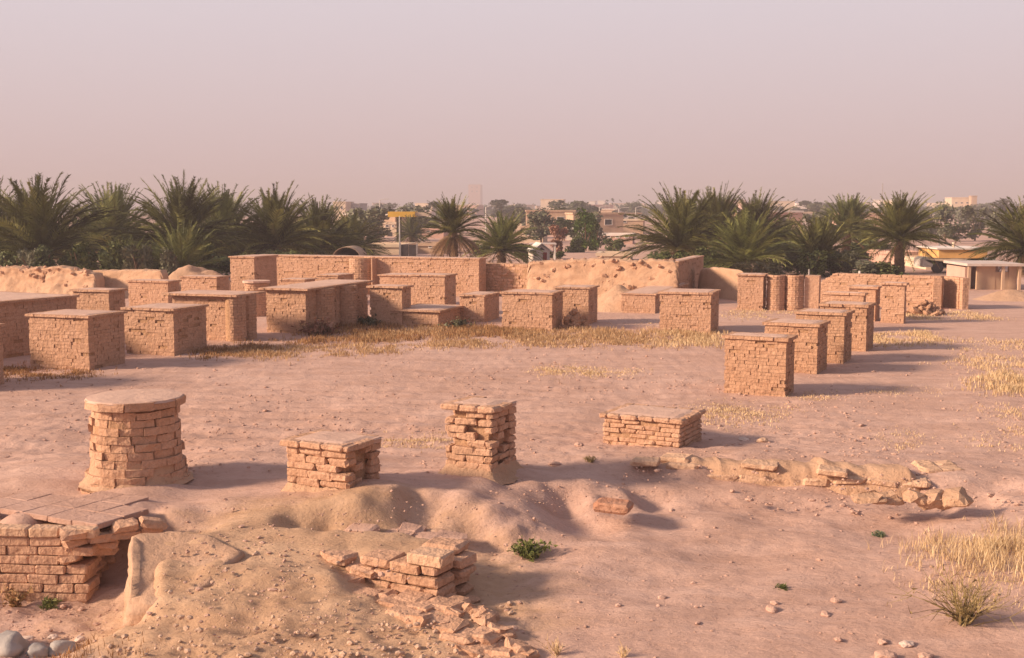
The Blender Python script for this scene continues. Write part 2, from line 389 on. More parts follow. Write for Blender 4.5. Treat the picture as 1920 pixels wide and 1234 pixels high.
def micro(x, y, h):
    fl = 1 - .85 * math.exp(-((x + 5.0) / 1.6) ** 4) * math.exp(-((y - 14.9) / 1.0) ** 4)      # the paving lies level
    k = fl * max(0.0, min(1.0, (60 - y) / 40))
    n = mnoise.noise((x * 0.7, y * 0.9, 3.1)) * 0.030 + mnoise.noise((x * 2.1, y * 3.0, 8.4)) * 0.018
    n += mnoise.noise((x * 6.3, y * 8.1, 1.7)) * (0.023 if y > 17.5 and x < 6 else 0.013)
    if y < 20: n += mnoise.noise((x * 15, y * 17, 5.2)) * 0.007
    rough = max(0.0, min(1.0, (-h) * 4)) if x < 0.3 and y < 15 else 0.0          # slumped rubble is rougher
    if rough: n += rough * (mnoise.noise((x * 4, y * 4, 2.2)) * 0.035 + mnoise.noise((x * 9, y * 9, 6.2)) * 0.03 + mnoise.noise((x * 19, y * 19, 4.1)) * 0.018)
    # long low furrows across the open court
    f = math.exp(-((x + 3.5) / 5) ** 2) * math.exp(-((y - 22) / 6) ** 2)
    n += f * 0.036 * math.sin(y * 9 + x * 1.4 + 2 * mnoise.noise((x * .5, y * .5, 0)))
    return n * k
def H(x, y):
    h = float(base_h([x], [y])[0]); return h + micro(x, y, h)
def GH(px, py):                                  # the ground seen at a pixel
    z = 0.0
    for _ in range(6):
        p = G(px, py, z); z = H(p.x, p.y)
    return G(px, py, z)

def build_ground():
    xs = list(np.arange(-9, 9.01, 0.06)); ys = list(np.arange(8.2, 20, 0.05))
    s = 0.07
    while ys[-1] < 4500: ys.append(ys[-1] + s); s = min(s * 1.028, 150)
    s = 0.08; lo = []; hi = []; x = 9.0
    while x < 3500: s = min(s * 1.09, 200); x += s; hi.append(x)
    xs = [-q for q in hi[::-1]] + xs + hi
    ys = [-40, -10, 2, 6, 7.4] + ys
    X, Y = np.meshgrid(xs, ys); B = base_h(X, Y).reshape(X.shape)
    vs = []
    for j in range(X.shape[0]):
        for i in range(X.shape[1]):
            x, y, h = X[j, i], Y[j, i], B[j, i]
            vs.append((x, y, h + (micro(x, y, h) if y < 62 and abs(x) < 40 else 0)))
    n = len(xs)
    fs = [(j * n + i, j * n + i + 1, (j + 1) * n + i + 1, (j + 1) * n + i) for j in range(len(ys) - 1) for i in range(n - 1)]
    mb = MB(); mb.v = vs; mb.f = fs
    o = mb.build('ground', M['ground'], smooth=True)
    return tag(o, 'dusty pink bare earth of the excavated court', kind='structure')
build_ground()

# ------------------------------------------------------------------ brick masonry
def course_ring(mb, x0, y0, x1, y1, z, h, L, k, T=0.2, jit=0.006, gap=0.010, miss=0.03, skip=None, worn=False, out=0.008):
    """one course of bricks round a rectangle"""
    odd = k % 2
    def run(a, b, fixed, axis, sgn):
        p = a - (L * 0.5 if odd else 0) + random.uniform(-.03, .03)
        while p < b - 0.02:
            q = p + L * random.uniform(0.88, 1.1)
            lo, hi = max(p, a), min(q - gap * random.choice((.2, .3, .4, .7, 1.2, 2.6)), b)
            if b - q < L * 0.25: hi = b; q = b
            if hi - lo > 0.03 and random.random() > miss:
                d = random.uniform(-out, out) - (random.uniform(.01, .03) if random.random() < .05 else 0); c = (lo + hi) / 2
                if not (skip and skip(axis, sgn, c, z)):
                    f0 = fixed + sgn * d; f1 = fixed - sgn * T
                    y_lo, y_hi = min(f0, f1), max(f0, f1)
                    gj = gap * random.choice((.05, .05, .1, .2, .5)); zz0, zz1 = z + gj, z + h - gap * .15
                    if axis == 'x': l3, h3 = (lo, y_lo, zz0), (hi, y_hi, zz1)
                    else: l3, h3 = (y_lo, lo, zz0), (y_hi, hi, zz1)
                    if worn: mb.worn([(a_ + b_) / 2 for a_, b_ in zip(l3, h3)], [b_ - a_ for a_, b_ in zip(l3, h3)], 0, jit, 0.013)
                    else: mb.box(l3, h3, jit)
            p = q
    e = T if odd else 0; g = 0 if odd else T
    run(x0 + 0 * e, x1, y0, 'x', -1); run(x0, x1, y1, 'x', 1)
    run(y0 + T + gap, y1 - T - gap, x0, 'y', -1); run(y0 + T + gap, y1 - T - gap, x1, 'y', 1)

def mud_top(mb, x0, y0, x1, y1, z, dome=0.02, n=None, skirt=0.03):
    nx = max(4, int((x1 - x0) / .16)); ny = max(4, int((y1 - y0) / .16))
    nx, ny = min(nx, 60), min(ny, 60); s = random.uniform(0, 99); vs = []
    for j in range(ny + 1):
        for i in range(nx + 1):
            u, v = i / nx, j / ny
            x, y = x0 + (x1 - x0) * u, y0 + (y1 - y0) * v
            e = min(1, 4 * min(u, 1 - u, v, 1 - v))
            edge = 0 if 0 < i < nx and 0 < j < ny else 1
            zz = z + dome * e + mnoise.noise((x * 3, y * 3, s)) * .012 - (skirt if edge else 0)
            vs.append((x + (0 if not edge else mnoise.noise((x * 6, y * 6, s + 5)) * .02), y + (0 if not edge else mnoise.noise((x * 6, y * 6, s + 9)) * .02), zz))
    w_ = nx + 1
    mb.add(vs, [(j * w_ + i, j * w_ + i + 1, (j + 1) * w_ + i + 1, (j + 1) * w_ + i) for j in range(ny) for i in range(nx)])

def brick_body(W, D, Hh, L, h, miss=0.04, jit=0.006, skip=None, worn=False, top_miss=0.0, T=0.2, inset=0.028, out=0.008, below=0.15):
    mb = MB(); mb.cur = 1
    hw = W / 2
    mb.box((-hw + inset, inset, -below), (hw - inset, D - inset, Hh - 0.01))
    mb.cur = 0
    n = max(1, round(Hh / h)); hh = Hh / n
    T = min(T, W * .3, D * .3)
    for k in range(-int(below / hh), n):
        m_ = miss + (top_miss if k >= n - 3 else 0)
        course_ring(mb, -hw, 0, hw, D, k * hh, hh, L, k, T, jit, 0.011 if worn else 0.0085, m_, skip, worn, out)
    return mb
def cap_mesh(W, D, z, t, over, L, skip=None, worn=False):
    """a row of bricks round the edge with a mud top inside it"""
    mb = MB(); x0, x1, y0, y1 = -W / 2 - over, W / 2 + over, -over, D + over
    T = min(0.26, (x1 - x0) * .35, (y1 - y0) * .35)
    course_ring(mb, x0, y0, x1, y1, z, t, L, random.randint(0, 1), T, 0.006, 0.012, 0.0, skip, worn, 0.012)
    mb.cur = 1
    mb.box((x0 + .05, y0 + .05, z + 0.004), (x1 - .05, y1 - .05, z + t - .012))
    mud_top(mb, x0 + .02, y0 + .02, x1 - .02, y1 - .02, z + t + 0.004, 0.012)
    return mb

AXIS_VP = 2110.0
def frame_at(xl, xr, by, ty, xs, vp=None, z=0.0, D=None):
    """solve a box from what the photo shows: front face left/right edge, base and top of its right front corner, far right edge of its side"""
    C = G(xr, by, z); vp = vp or AXIS_VP
    wdir = Vector(((vp - 960) / F * CP, 1, 0)).normalized(); u = Vector((-wdir.y, wdir.x, 0))
    W = solve(lambda s: proj(C + u * s)[0] - xl, 0.02, 80)
    if D is None: D = solve(lambda s: proj(C + wdir * s)[0] - xs, 0.02, 40)
    Hh = solve(lambda s: proj(C + Vector((0, 0, s)))[1] - ty, 0.0, 12)
    mid = C + u * (W / 2)
    return mid, math.atan2(-u.y, -u.x), W, D, Hh

def pillar(name, label, cat, xl, xr, by, ty, xs, vp=None, z=0.0, L=0.22, h=0.075, capt=0.07, over=0.05, D=None, miss=0.03, group=None, m='brick', skip=None, capskip=None, worn=False, capL=0.3, out=0.006, jit=.006, extra=None, cap=True, below=.15, capm=None, inset=.028):
    loc, rz, W, D, Hh = frame_at(xl, xr, by, ty, xs, vp, z, D)
    t = thing(name, label, cat, loc, rz, group)
    body_h = Hh - (capt if cap else 0)
    mb = brick_body(W, D, body_h, L, h, miss, jit if worn else jit * .7, skip, worn, out=out, below=below, inset=inset)
    if extra: extra(mb, W, D, body_h)
    mb.build('brick_shaft', [M[m], M['mortar']], t)
    if cap: cap_mesh(W, D, body_h, capt, over, capL, capskip, worn).build('brick_cap', [M[capm or m], M['plaster']], t)
    return t, W, D, Hh

def half_round(mb, cx, cy, r, Hh, h, a0=0, a1=2 * math.pi, L=0.22, z0=-0.15, jit=.006, rfun=None, T=0.16, miss=.02, dj=.010):
    mb.cur = 1
    n = 20
    rr = lambda z: rfun(z) if rfun else r
    ringz = np.linspace(z0, Hh, 8)
    vs = [(cx + (rr(z) - .03) * math.cos(2 * math.pi * k / n), cy + (rr(z) - .03) * math.sin(2 * math.pi * k / n), z) for z in ringz for k in range(n)]
    fs = [(i * n + k, i * n + (k + 1) % n, (i + 1) * n + (k + 1) % n, (i + 1) * n + k) for i in range(7) for k in range(n)] + [tuple(7 * n + k for k in range(n))]
    mb.add(vs, fs); mb.cur = 0
    k = 0; z = z0; cnt = max(3, int((a1 - a0) * r / L))
    while z < Hh - h * .5:
        R_ = rr(z + h / 2); st = (a1 - a0) / cnt; off = random.uniform(0, 1) if a1 - a0 > 6 else (k % 2) * .5
        for i in range(cnt + (0 if a1 - a0 > 6 else 1)):
            b0 = a0 + (i - (0 if a1 - a0 > 6 else off)) * st + (off * st if a1 - a0 > 6 else 0); b1 = b0 + st * random.uniform(.93, .985)
            if a1 - a0 < 6: b0, b1 = max(b0, a0), min(b1, a1)
            if b1 - b0 < st * .15 or random.random() < miss: continue
            d = random.uniform(-dj * 1.2, dj); vs = []
            for zz in (z + .004, z + h - .004):
                for rad in (R_ - T, R_ + d):
                    for a in (b0, (b0 + b1) / 2, b1):
                        q = rad * (1 if rad < R_ - .05 else (1.004 if a not in (b0, b1) else 1))
                        vs.append((cx + q * math.cos(a) + random.uniform(-jit, jit), cy + q * math.sin(a) + random.uniform(-jit, jit), zz + random.uniform(-jit, jit) * .6))
            mb.add(vs, [(3, 4, 10, 9), (4, 5, 11, 10), (6, 7, 10, 9)[::-1], (7, 8, 11, 10)[::-1], (0, 1, 4, 3)[::-1], (1, 2, 5, 4)[::-1], (0, 3, 9, 6), (5, 2, 8, 11), (1, 0, 6, 7), (2, 1, 7, 8)])
        k += 1; z += h

GRP_ROW = 'row of free-standing brick pillars beside the court'
# --- the row running back on the right side of the court
pillar('brick_pillar', 'biggest pillar of the receding row, thin bricked, standing at its near end', 'pillar', 1357, 1472, 741, 634, 1488, L=.22, h=.071, group=GRP_ROW, m='brick_red', miss=.05)
pillar('brick_pillar', 'second brick pillar of the receding row, half hidden by the biggest one', 'pillar', 1432, 1531, 702, 608, 1550, L=.22, h=.071, group=GRP_ROW, m='brick_red', miss=.05)
pillar('brick_pillar', 'third brick pillar of the receding row, only a narrow strip of its front showing', 'pillar', 1490, 1581, 682, 587, 1596, L=.22, h=.071, group=GRP_ROW, m='brick_red', miss=.05)
pillar('brick_pillar', 'fourth brick pillar of the receding row, beside a patch of yellow grass', 'pillar', 1536, 1623, 660, 572, 1637, L=.22, h=.071, group=GRP_ROW, m='brick_red', miss=.05)
pillar('brick_pillar', 'low pillar with a flat cap seen just over the tops of the receding row', 'pillar', 1541, 1617, 622, 550, 1622, L=.27, h=.075, group=GRP_ROW)
pillar('brick_pillar', 'pillar with a dark shaded side rising behind the far end of the receding row', 'pillar', 1590, 1640, 603, 538, 1649, L=.27, h=.075, group=GRP_ROW, over=.08)
pillar('brick_pillar', 'plain pale pillar standing against the long wall by the rubble heap', 'pillar', 1651, 1694, 607, 531, 1698, L=.27, h=.075, group=GRP_ROW, over=.07)

# --- foreground pillars
def lowblock():
    pillar('low_brick_block', 'low square brick block of six open courses with a flat brick top', 'brick block', 1130, 1275, 840, 787, 1316, z=0.0, L=.30, h=.072, capt=.075, over=.045, group=None, m='brick', miss=.05, worn=True, capL=.27, out=.014)
lowblock()

def gap_cap(axis, sgn, c, z): return (axis == 'y' and sgn > 0 and random.random() < .55) or (axis == 'x' and sgn > 0 and random.random() < .4)
def ragged(axis, sgn, c, z): return axis == 'y' and sgn > 0 and random.random() < .42
def mud_skirt(W, D, hgt, spread, seed):
    """slumped mud round the foot of a pillar"""
    mb = MB(); n = 48; rings = 7; vs = []
    for j in range(rings + 1):
        t = j / rings
        for k in range(n):
            a = 2 * math.pi * k / n
            ca, sa = math.cos(a), math.sin(a); s = 1 / max(abs(ca) / (W / 2), abs(sa) / (D / 2))
            q = 1 + .28 * mnoise.noise((ca * 2.2, sa * 2.2, seed)) + .2 * mnoise.noise((ca * 6, sa * 6, seed + t * 1.5))
            rr = s * (0.985 - .02 * (t < .01)) + spread * (t ** 1.5) * q
            zz = hgt * (1 - t) ** 1.4 * q - .03 * t + .02 * mnoise.noise((ca * 7, sa * 7, seed + j * .6)) - .03 * t
            vs.append((rr * ca, D / 2 + rr * sa, zz))
    fs = [(j * n + k, (j + 1) * n + k, (j + 1) * n + (k + 1) % n, j * n + (k + 1) % n) for j in range(rings) for k in range(n)]
    mb.add(vs, fs); return mb
t, W, D, Hh = pillar('brick_pillar', 'squat crumbling pillar with gapped cap bricks, on the brink of the mound', 'pillar', 537, 652, 935, 836, 714, z=.02, L=.36, h=.105, capt=.085, over=.06, miss=.05, skip=ragged, capskip=gap_cap, worn=True, capL=.34, out=.02, jit=.012, below=.3, inset=.11)
mud_skirt(W, D, .10, .16, 3.3).build('mud_skirt', M['mudwall'], t, smooth=True)
t, W, D, Hh = pillar('brick_pillar', 'tall narrow crumbling pillar with broken cap, standing in the middle of the court edge', 'pillar', 835, 922, 898, 764, 968, z=.04, L=.33, h=.105, capt=.085, over=.05, miss=.05, skip=ragged, capskip=gap_cap, worn=True, capL=.3, out=.02, jit=.012, below=.3, inset=.10)
mud_skirt(W, D, .16, .24, 8.1).build('mud_skirt', M['mudwall'], t, smooth=True)

def round_column():
    C = G(258, 893); dist = C.y
    px = dist / F
    r = 82 * px; hgt = solve(lambda s: proj(C + Vector((0, -r, s)))[1] - 757, 0, 4)
    t = thing('round_brick_column', 'thick round brick column with a flat polygonal cap and flared foot', 'column', C)
    mb = MB()
    rf = lambda z: r * (1 + .16 * max(0, 1 - z / .34) ** 1.6 + .03 * math.sin(z * 5))
    half_round(mb, 0, 0, r, hgt - .11, .108, L=.33, jit=.012, rfun=rf, T=.25, miss=.05, z0=-.2, dj=.028)
    mb.build('brick_shaft', [M['brick'], M['mortar']], t)
    cb = MB(); n = 11; R0 = r * 1.12; z0, z1 = hgt - .11, hgt
    for k in range(n):
        a0, a1 = 2 * math.pi * k / n + .25, 2 * math.pi * (k + 1) / n + .25 - .02
        j = lambda: random.uniform(-.01, .01); R1 = R0 * random.uniform(.97, 1.03)
        q = [(math.cos(a) * rr, math.sin(a) * rr) for rr in (R0 * .5, R1) for a in (a0, a1)]
        dz = random.uniform(-.008, .008)
        vs = [(x + j(), y + j(), z + dz) for z in (z0, z1) for x, y in q]
        cb.add(vs, [(0, 1, 3, 2), (4, 6, 7, 5), (0, 4, 5, 1)[::-1], (2, 3, 7, 6), (0, 2, 6, 4), (1, 5, 7, 3)])
    cb.cur = 1
    for k in range(24):
        pass
    n = 40; vs = [(0, 0, z1 + .03)]
    for rr, zz in ((.4, .028), (.75, .022), (.95, .01), (.985, -.02)):
        for k in range(n):
            a = 2 * math.pi * k / n
            vs.append((R0 * rr * math.cos(a), R0 * rr * math.sin(a), z1 + zz + .01 * mnoise.noise((math.cos(a) * 3 * rr, math.sin(a) * 3 * rr, 4))))
    fs = [(0, 1 + k, 1 + (k + 1) % n) for k in range(n)] + [(1 + j * n + k, 1 + (j + 1) * n + k, 1 + (j + 1) * n + (k + 1) % n, 1 + j * n + (k + 1) % n) for j in range(3) for k in range(n)]
    cb.add(vs, fs)
    cb.build('brick_cap', [M['brick'], M['plaster']], t)
    m = MB(); n = 56; vs = []; rings = 7
    for j in range(rings + 1):
        u = j / rings
        for k in range(n):
            a = 2 * math.pi * k / n; ca, sa = math.cos(a), math.sin(a)
            q = 1 + .3 * mnoise.noise((ca * 2, sa * 2, 1.5)) + .25 * mnoise.noise((ca * 6, sa * 6, u * 2))
            rr = r * 1.0 + .17 * u ** 1.8 * q + .012; zz = .30 * (1 - u) ** 1.5 * q - .05 * u + .02 * mnoise.noise((ca * 8, sa * 8, j * .8))
            vs.append((rr * ca, rr * sa, zz))
    m.add(vs, [(j * n + k, (j + 1) * n + k, (j + 1) * n + (k + 1) % n, j * n + (k + 1) % n) for j in range(rings) for k in range(n)])
    m.build('mud_skirt', M['mudwall'], t, smooth=True)
round_column()

# --- blocks on the left and in the middle distance
GB = 'excavated brick blocks round the court'
pillar('brick_block', 'wide brick block peppered with small holes, second from the picture\'s left edge', 'brick block', 57, 168, 694, 592, 235, vp=1700, L=.25, h=.08, group=GB, miss=.06, over=.06, capt=.06)
pillar('brick_block', 'brick block with a pitted front and dark side, touching the fluted block behind it', 'brick block', 235, 327, 667, 579, 388, vp=1700, L=.25, h=.08, group=GB, miss=.06, over=.06, capt=.06)
pillar('brick_block', 'sliver of a capped block cut by the picture\'s left edge', 'brick block', -190, -66, 733, 616, 8, vp=1700, L=.25, h=.08, group=GB, over=.05, capt=.06)
def flutes(side, spots, r):
    def f(mb, W, D, Hh):
        for s in spots:
            if side == 'right': half_round(mb, W / 2 - r * .15, s * D, r, Hh, .08, -math.pi / 2, math.pi / 2, L=.2)
            else: half_round(mb, -W / 2 + s * W, r * .15, r, Hh, .08, math.pi, 2 * math.pi, L=.2)
    return f
pillar('fluted_brick_block', 'brick block with rounded flutes down its side, standing behind the pitted block', 'brick block', 325, 440, 640, 552, 480, vp=1700, L=.24, h=.08, group=GB, over=.22, capt=.06, extra=flutes('right', (.12, .62), .30))
pillar('brick_block', 'long block with half-round buttresses along its shaded side, above a green weed', 'brick block', 500, 574, 626, 541, 690, vp=1700, L=.24, h=.08, group=GB, over=.16, capt=.06, extra=flutes('right', (.25, .62), .42))
pillar('brick_block', 'small block beside the tall one, its shaded side showing', 'brick block', 694, 754, 611, 537, 771, vp=1700, L=.24, h=.08, group=GB, over=.08, capt=.06)
pillar('brick_block', 'tallest plain block of the middle group, flat fronted with a narrow dark side', 'brick block', 772, 834, 592, 516, 855, vp=1700, L=.24, h=.08, group=GB, over=.05, capt=.05)
pillar('brick_block', 'block peeping out behind the tallest one, sharing its roof line', 'brick block', 712, 775, 575, 516, 800, vp=1700, L=.24, h=.08, group=GB, over=.06, capt=.05)
pillar('brick_bench', 'low bench-like brick block with a broken slab top', 'brick bench', 738, 822, 613, 582, 868, vp=1700, L=.26, h=.08, group=None, over=.10, capt=.06, capL=.4, capm='brick')
pillar('brick_block', 'shadowed low block between the bench and the flat fronted block', 'brick block', 862, 908, 604, 553, 936, vp=1700, L=.24, h=.08, group=GB, over=.05, capt=.06)
pillar('brick_block', 'flat fronted block with a few slots in its face, right of the shadowed one', 'brick block', 941, 1035, 620, 549, 1055, vp=1700, L=.24, h=.08, group=GB, over=.05, capt=.06)
pillar('brick_block', 'block with a deep shaded end standing behind the rubble bush', 'brick block', 1040, 1103, 609, 539, 1120, vp=1700, L=.24, h=.08, group=GB, over=.06, capt=.05)
pillar('brick_block', 'lone smooth block standing in the yellow grass strip', 'brick block', 1236, 1332, 626, 549, 1347, vp=1700, L=.24, h=.08, group=GB, over=.05, capt=.06)
pillar('brick_block', 'low shaded block tucked behind the lone smooth block', 'brick block', 1165, 1228, 588, 551, 1290, vp=1700, L=.24, h=.08, group=GB, over=.05, capt=.05)
pillar('brick_block', 'small block above the fluted block with a notch of shadow at its end', 'brick block', 242, 316, 590, 527, 338, vp=1700, L=.24, h=.08, group=GB, over=.06, capt=.06)
pillar('brick_block', 'far block below the palms whose dark end faces the tall back wall', 'brick block', 340, 407, 570, 519, 430, vp=1700, L=.24, h=.08, group=GB, over=.05, capt=.06)
pillar('brick_block', 'hollow topped block behind the buttressed block', 'brick block', 525, 572, 575, 524, 592, vp=1700, L=.24, h=.08, group=GB, over=.05, capt=.05)
pillar('brick_block', 'second hollow topped block, next to the round pilaster of the back wall', 'brick block', 594, 634, 570, 516, 664, vp=1700, L=.24, h=.08, group=GB, over=.04, capt=.05)
def low_disc():
    C = G(482, 592); r = 26 * C.y / F; Hh = solve(lambda s: proj(C + Vector((0, 0, s)))[1] - 526, 0, 4)
    t = thing('round_brick_column', 'stubby round column with a thin disc cap behind the fluted block', 'column', C)
    mb = MB(); half_round(mb, 0, 0, r * .82, Hh - .07, .08, L=.22); mb.build('brick_shaft', [M['brick'], M['mortar']], t)
    cb = MB(); cb.tube([(0, 0, Hh - .07), (0, 0, Hh)], r, r, 16); cb.build('cap_disc', M['plaster'], t)
low_disc()
# long shaded wall on the left and the block closing it
pillar('brick_wall', 'long low wall with a broad mud top and a dark shaded face', 'wall', -420, -240, 705, 585, 147, L=.26, h=.085, over=.06, capt=.06)
pillar('brick_block', 'block in the shade at the end of the long low wall', 'brick block', 140, 207, 640, 544, 237, vp=1700, L=.26, h=.085, group=GB, over=.06, capt=.06)

# --- fluted cluster near the right
pillar('fluted_brick_block', 'pale block with three tall half-round columns on its right, below the palms', 'brick block', 1382, 1430, 582, 515, 1436, vp=1700, L=.24, h=.08, group=None, over=.06, capt=.05,
       extra=lambda mb, W, D, Hh: [half_round(mb, W / 2 + s, .45 + i * .12, .34, Hh, .08, math.pi * .9, 2.2 * math.pi, L=.2) for i, s in enumerate((.42, 1.08))] + [mb.box((W / 2 + 1.45, .5, -.1), (W / 2 + 1.95, 1.3, Hh), .01)] and None)

# --- back walls
def wall_run(name, label, a, b, by_a, by_b, ty, thick=0.7, L=.26, h=.085, m='brick', miss=.03, capt=.06, over=.04, hmod=None, cat='wall', cap=True, out=.01, extra=None, worn=False):
    A = G(a, by_a); B = G(b, by_b); d = (B - A); W = d.length; rz = math.atan2(d.y, d.x)
    mid = (A + B) / 2
    Hh = solve(lambda s: proj(mid + Vector((0, 0, s)))[1] - ty, 0, 12)
    t = thing(name, label, cat, mid, rz)
    bh = Hh - (capt if cap else 0)
    sk = (lambda ax, sg, c, z: z > hmod(c / W + .5) * bh if ax == 'x' else z > hmod(0 if sg < 0 else 1) * bh) if hmod else None
    if hmod:
        mb = MB(); n = max(1, round(bh / h)); hh = bh / n; mb.cur = 1
        k = max(8, int(W / .25))
        for i in range(k):
            f = hmod((i + .5) / k)
            mb.box((-W / 2 + W * i / k, .03, -.1), (-W / 2 + W * (i + 1) / k, thick - .03, max(.02, bh * f - .06)), .004)
        mb.cur = 0
        for c in range(n): course_ring(mb, -W / 2, 0, W / 2, thick, c * hh, hh, L, c, .2, .008, .011, miss, sk, worn, out)
    else: mb = brick_body(W, thick, bh, L, h, miss, .006, None, worn, out=out, T=.2)
    if extra: extra(mb, W, thick, bh)
    mb.build('brick_shaft', [M[m], M['mortar']], t)
    if cap: cap_mesh(W, thick, bh, capt, over, .3).build('brick_cap', [M[m], M['plaster']], t)
    return t, W, bh

t, W, bh = wall_run('recessed_brick_wall', 'tall back wall of brick with a round pilaster, between the palms and the block group', 478, 898, 545, 557, 481, thick=.8, L=.26, h=.085,
    extra=lambda mb, W, T, bh: (half_round(mb, W * (-.5 + .50), -.05, .55, bh, .085, math.pi, 2 * math.pi, L=.22), mb.box((W * (-.5 + .56), -.45, -.1), (W * (-.5 + .565), .1, bh), .005), None)[-1])
pillar('brick_block', 'square end pier of the tall back wall, its side in deep shade', 'pier', 433, 478, 562, 481, 520, vp=1700, L=.26, h=.085, over=.05, capt=.06)
wall_run('herringbone_brick_wall', 'low broken wall of slanting bricks beside the tall back wall', 897, 998, 553, 557, 495, thick=.8, L=.22, h=.12, miss=.16, cap=False, out=.035, worn=True)

def mud_mass(name, label, prof, by, thick, cat='wall', m='mudwall', slump=.5, rough=.10, seed=0.0, crumbs=0):
    """an eroded mud wall: profile of (px, top py) standing on the ground line by"""
    pts = [G(px, by - 5 + 10 * (px - prof[0][0]) / (prof[-1][0] - prof[0][0])) for px, _ in prof]
    tops = [solve(lambda s, p=p: proj(p + Vector((0, thick * .35, s)))[1] - ty, 0, 12) for p, (_, ty) in zip(pts, prof)]
    c0 = (pts[0] + pts[-1]) / 2
    t = thing(name, label, cat, (c0.x, c0.y, 0)); mb = MB(); N = max(24, int((pts[-1].x - pts[0].x) / .09)); Mv = 40; vs = []
    for i in range(N + 1):
        f = i / N; x = pts[0].x + (pts[-1].x - pts[0].x) * f; y0 = pts[0].y + (pts[-1].y - pts[0].y) * f
        hh = float(np.interp(x, [p.x for p in pts], tops))
        hh += rough * .6 * mnoise.noise((x * 2.3, seed, 0)) + rough * .5 * mnoise.noise((x * 7, seed, 3))
        if i in (0, N): hh = 0.0
        elif i in (1, N - 1): hh *= .8
        for j in range(Mv + 1):
            u = j / Mv
            if u < .5:
                v = u / .5; z = hh * v ** .8; y = -slump * (1 - v) ** 2.2
            elif u < .75:
                v = (u - .5) / .25; z = hh * (1 + .03 * math.sin(v * math.pi)); y = thick * v
            else:
                v = (u - .75) / .25; z = hh * (1 - v); y = thick + slump * .5 * v * v
            n1 = mnoise.noise((x * 1.6, z * 2.2 + u * 3, seed + 7)) + .6 * mnoise.noise((x * 4.5, z * 6 + u * 4, seed + 2)) + .4 * mnoise.noise((x * 11, z * 12, seed + 4))
            k = rough * (0.3 if z < .02 else 1)
            y -= .008 * math.sin(z * 58 + 1.5 * mnoise.noise((x * 3, z, seed))) * (1 if .05 < z < hh * .95 else 0)
            vs.append((x - c0.x + k * .2 * n1, y0 + y - c0.y - k * n1, z + k * .35 * n1 * (1 if hh > .05 else 0) - (0.05 if z < .01 else 0)))
    w_ = Mv + 1
    mb.add(vs, [(i * w_ + j, (i + 1) * w_ + j, (i + 1) * w_ + j + 1, i * w_ + j + 1) for i in range(N) for j in range(Mv)])
    if crumbs:
        mb.cur = 1; random.seed(int(seed * 10)); xs_ = [p.x for p in pts]
        for _ in range(crumbs):
            x = random.uniform(pts[0].x + .2, pts[-1].x - .2); f = (x - pts[0].x) / (pts[-1].x - pts[0].x); y0 = pts[0].y + (pts[-1].y - pts[0].y) * f
            hh = float(np.interp(x, xs_, tops)); q = random.random() ** 4
            mb.worn((x - c0.x, y0 - c0.y + thick * random.uniform(-.05, .9) * (1 - q) - slump * q * .35, hh * (1 - q * .75) + random.uniform(-.08, .03)), (random.uniform(.14, .3), random.uniform(.12, .22), random.uniform(.07, .12)), random.uniform(0, 3), .015, .025, (random.uniform(-.5, .5), random.uniform(-.5, .5)))
    o = mb.build('mud_brick_body', [M[m], M['brick']], t)
    o.data.polygons.foreach_set('use_smooth', [i == 0 for i in mb.mi])
    return t
mud_mass('mud_brick_wall', 'long eroded mud wall with a crumbling crest behind the block with a deep shaded end', [(985, 498), (1000, 492), (1060, 489), (1120, 486), (1180, 490), (1230, 488), (1275, 491)], 566, .9, slump=.45, rough=.075, seed=1.3, crumbs=130)
pillar('brick_block', 'shaded end pier of the eroded mud wall, turned away from the light', 'pier', 1250, 1271, 566, 490, 1318, vp=1700, L=.26, h=.085, over=.03, capt=.05)
def slump_heap(name, label, px0, px1, by, ty, depth, seed, m='mudwall', cat='heap', zb=0.0):
    A, B = G(px0, by, zb), G(px1, by, zb); c = (A + B) / 2; rx = (B - A).length / 2
    hh = solve(lambda s: proj(c + Vector((0, depth * .5, s)))[1] - ty, 0, 6)
    mb = MB(); n = 28; vs = []
    for j in range(n + 1):
        for i in range(n + 1):
            u, v = i / n * 2 - 1, j / n * 2 - 1; q = min(1, math.hypot(u, v))
            b = ((math.cos(q * math.pi) + 1) / 2) ** .7
            k = mnoise.noise((u * 2 + seed, v * 2, seed)) * .5 + mnoise.noise((u * 6 + seed, v * 6, seed)) * .25
            vs.append((u * rx, v * depth, hh * b * (1 + .5 * k) + .05 * k * b - .06 * (1 - b)))
    w_ = n + 1; mb.add(vs, [(j * w_ + i, j * w_ + i + 1, (j + 1) * w_ + i + 1, (j + 1) * w_ + i) for j in range(n) for i in range(n)])
    o = mb.build(name, M[m], None, (c.x, c.y, zb), smooth=True); return tag(o, label, cat)
slump_heap('earth_heap', 'pink earth heap spilling down from the eroded mud wall', 1090, 1240, 580, 538, 1.6, 2.2)
slump_heap('earth_heap', 'rounded earth crest below the palms, left of the tall back wall', 270, 470, 552, 497, 1.5, 5.2)
mud_mass('mud_brick_wall', 'ruined wall crest of loose bricks below the largest palm', [(-60, 503), (0, 502), (60, 504), (110, 501), (150, 506), (185, 516)], 556, 1.0, slump=.6, rough=.10, seed=4.4, crumbs=170)
mud_mass('mud_brick_wall', 'low far wall stub between the shaded pier and the fluted columns', [(1310, 520), (1320, 504), (1350, 503), (1385, 507), (1400, 512)], 560, .6, slump=.2, rough=.05, seed=9.1)
mud_mass('mud_brick_wall', 'dark weathered bank crest running below the palms behind the long low wall', [(90, 520), (150, 509), (210, 507), (270, 507), (310, 508)], 556, .8, slump=.5, rough=.06, seed=14.1)
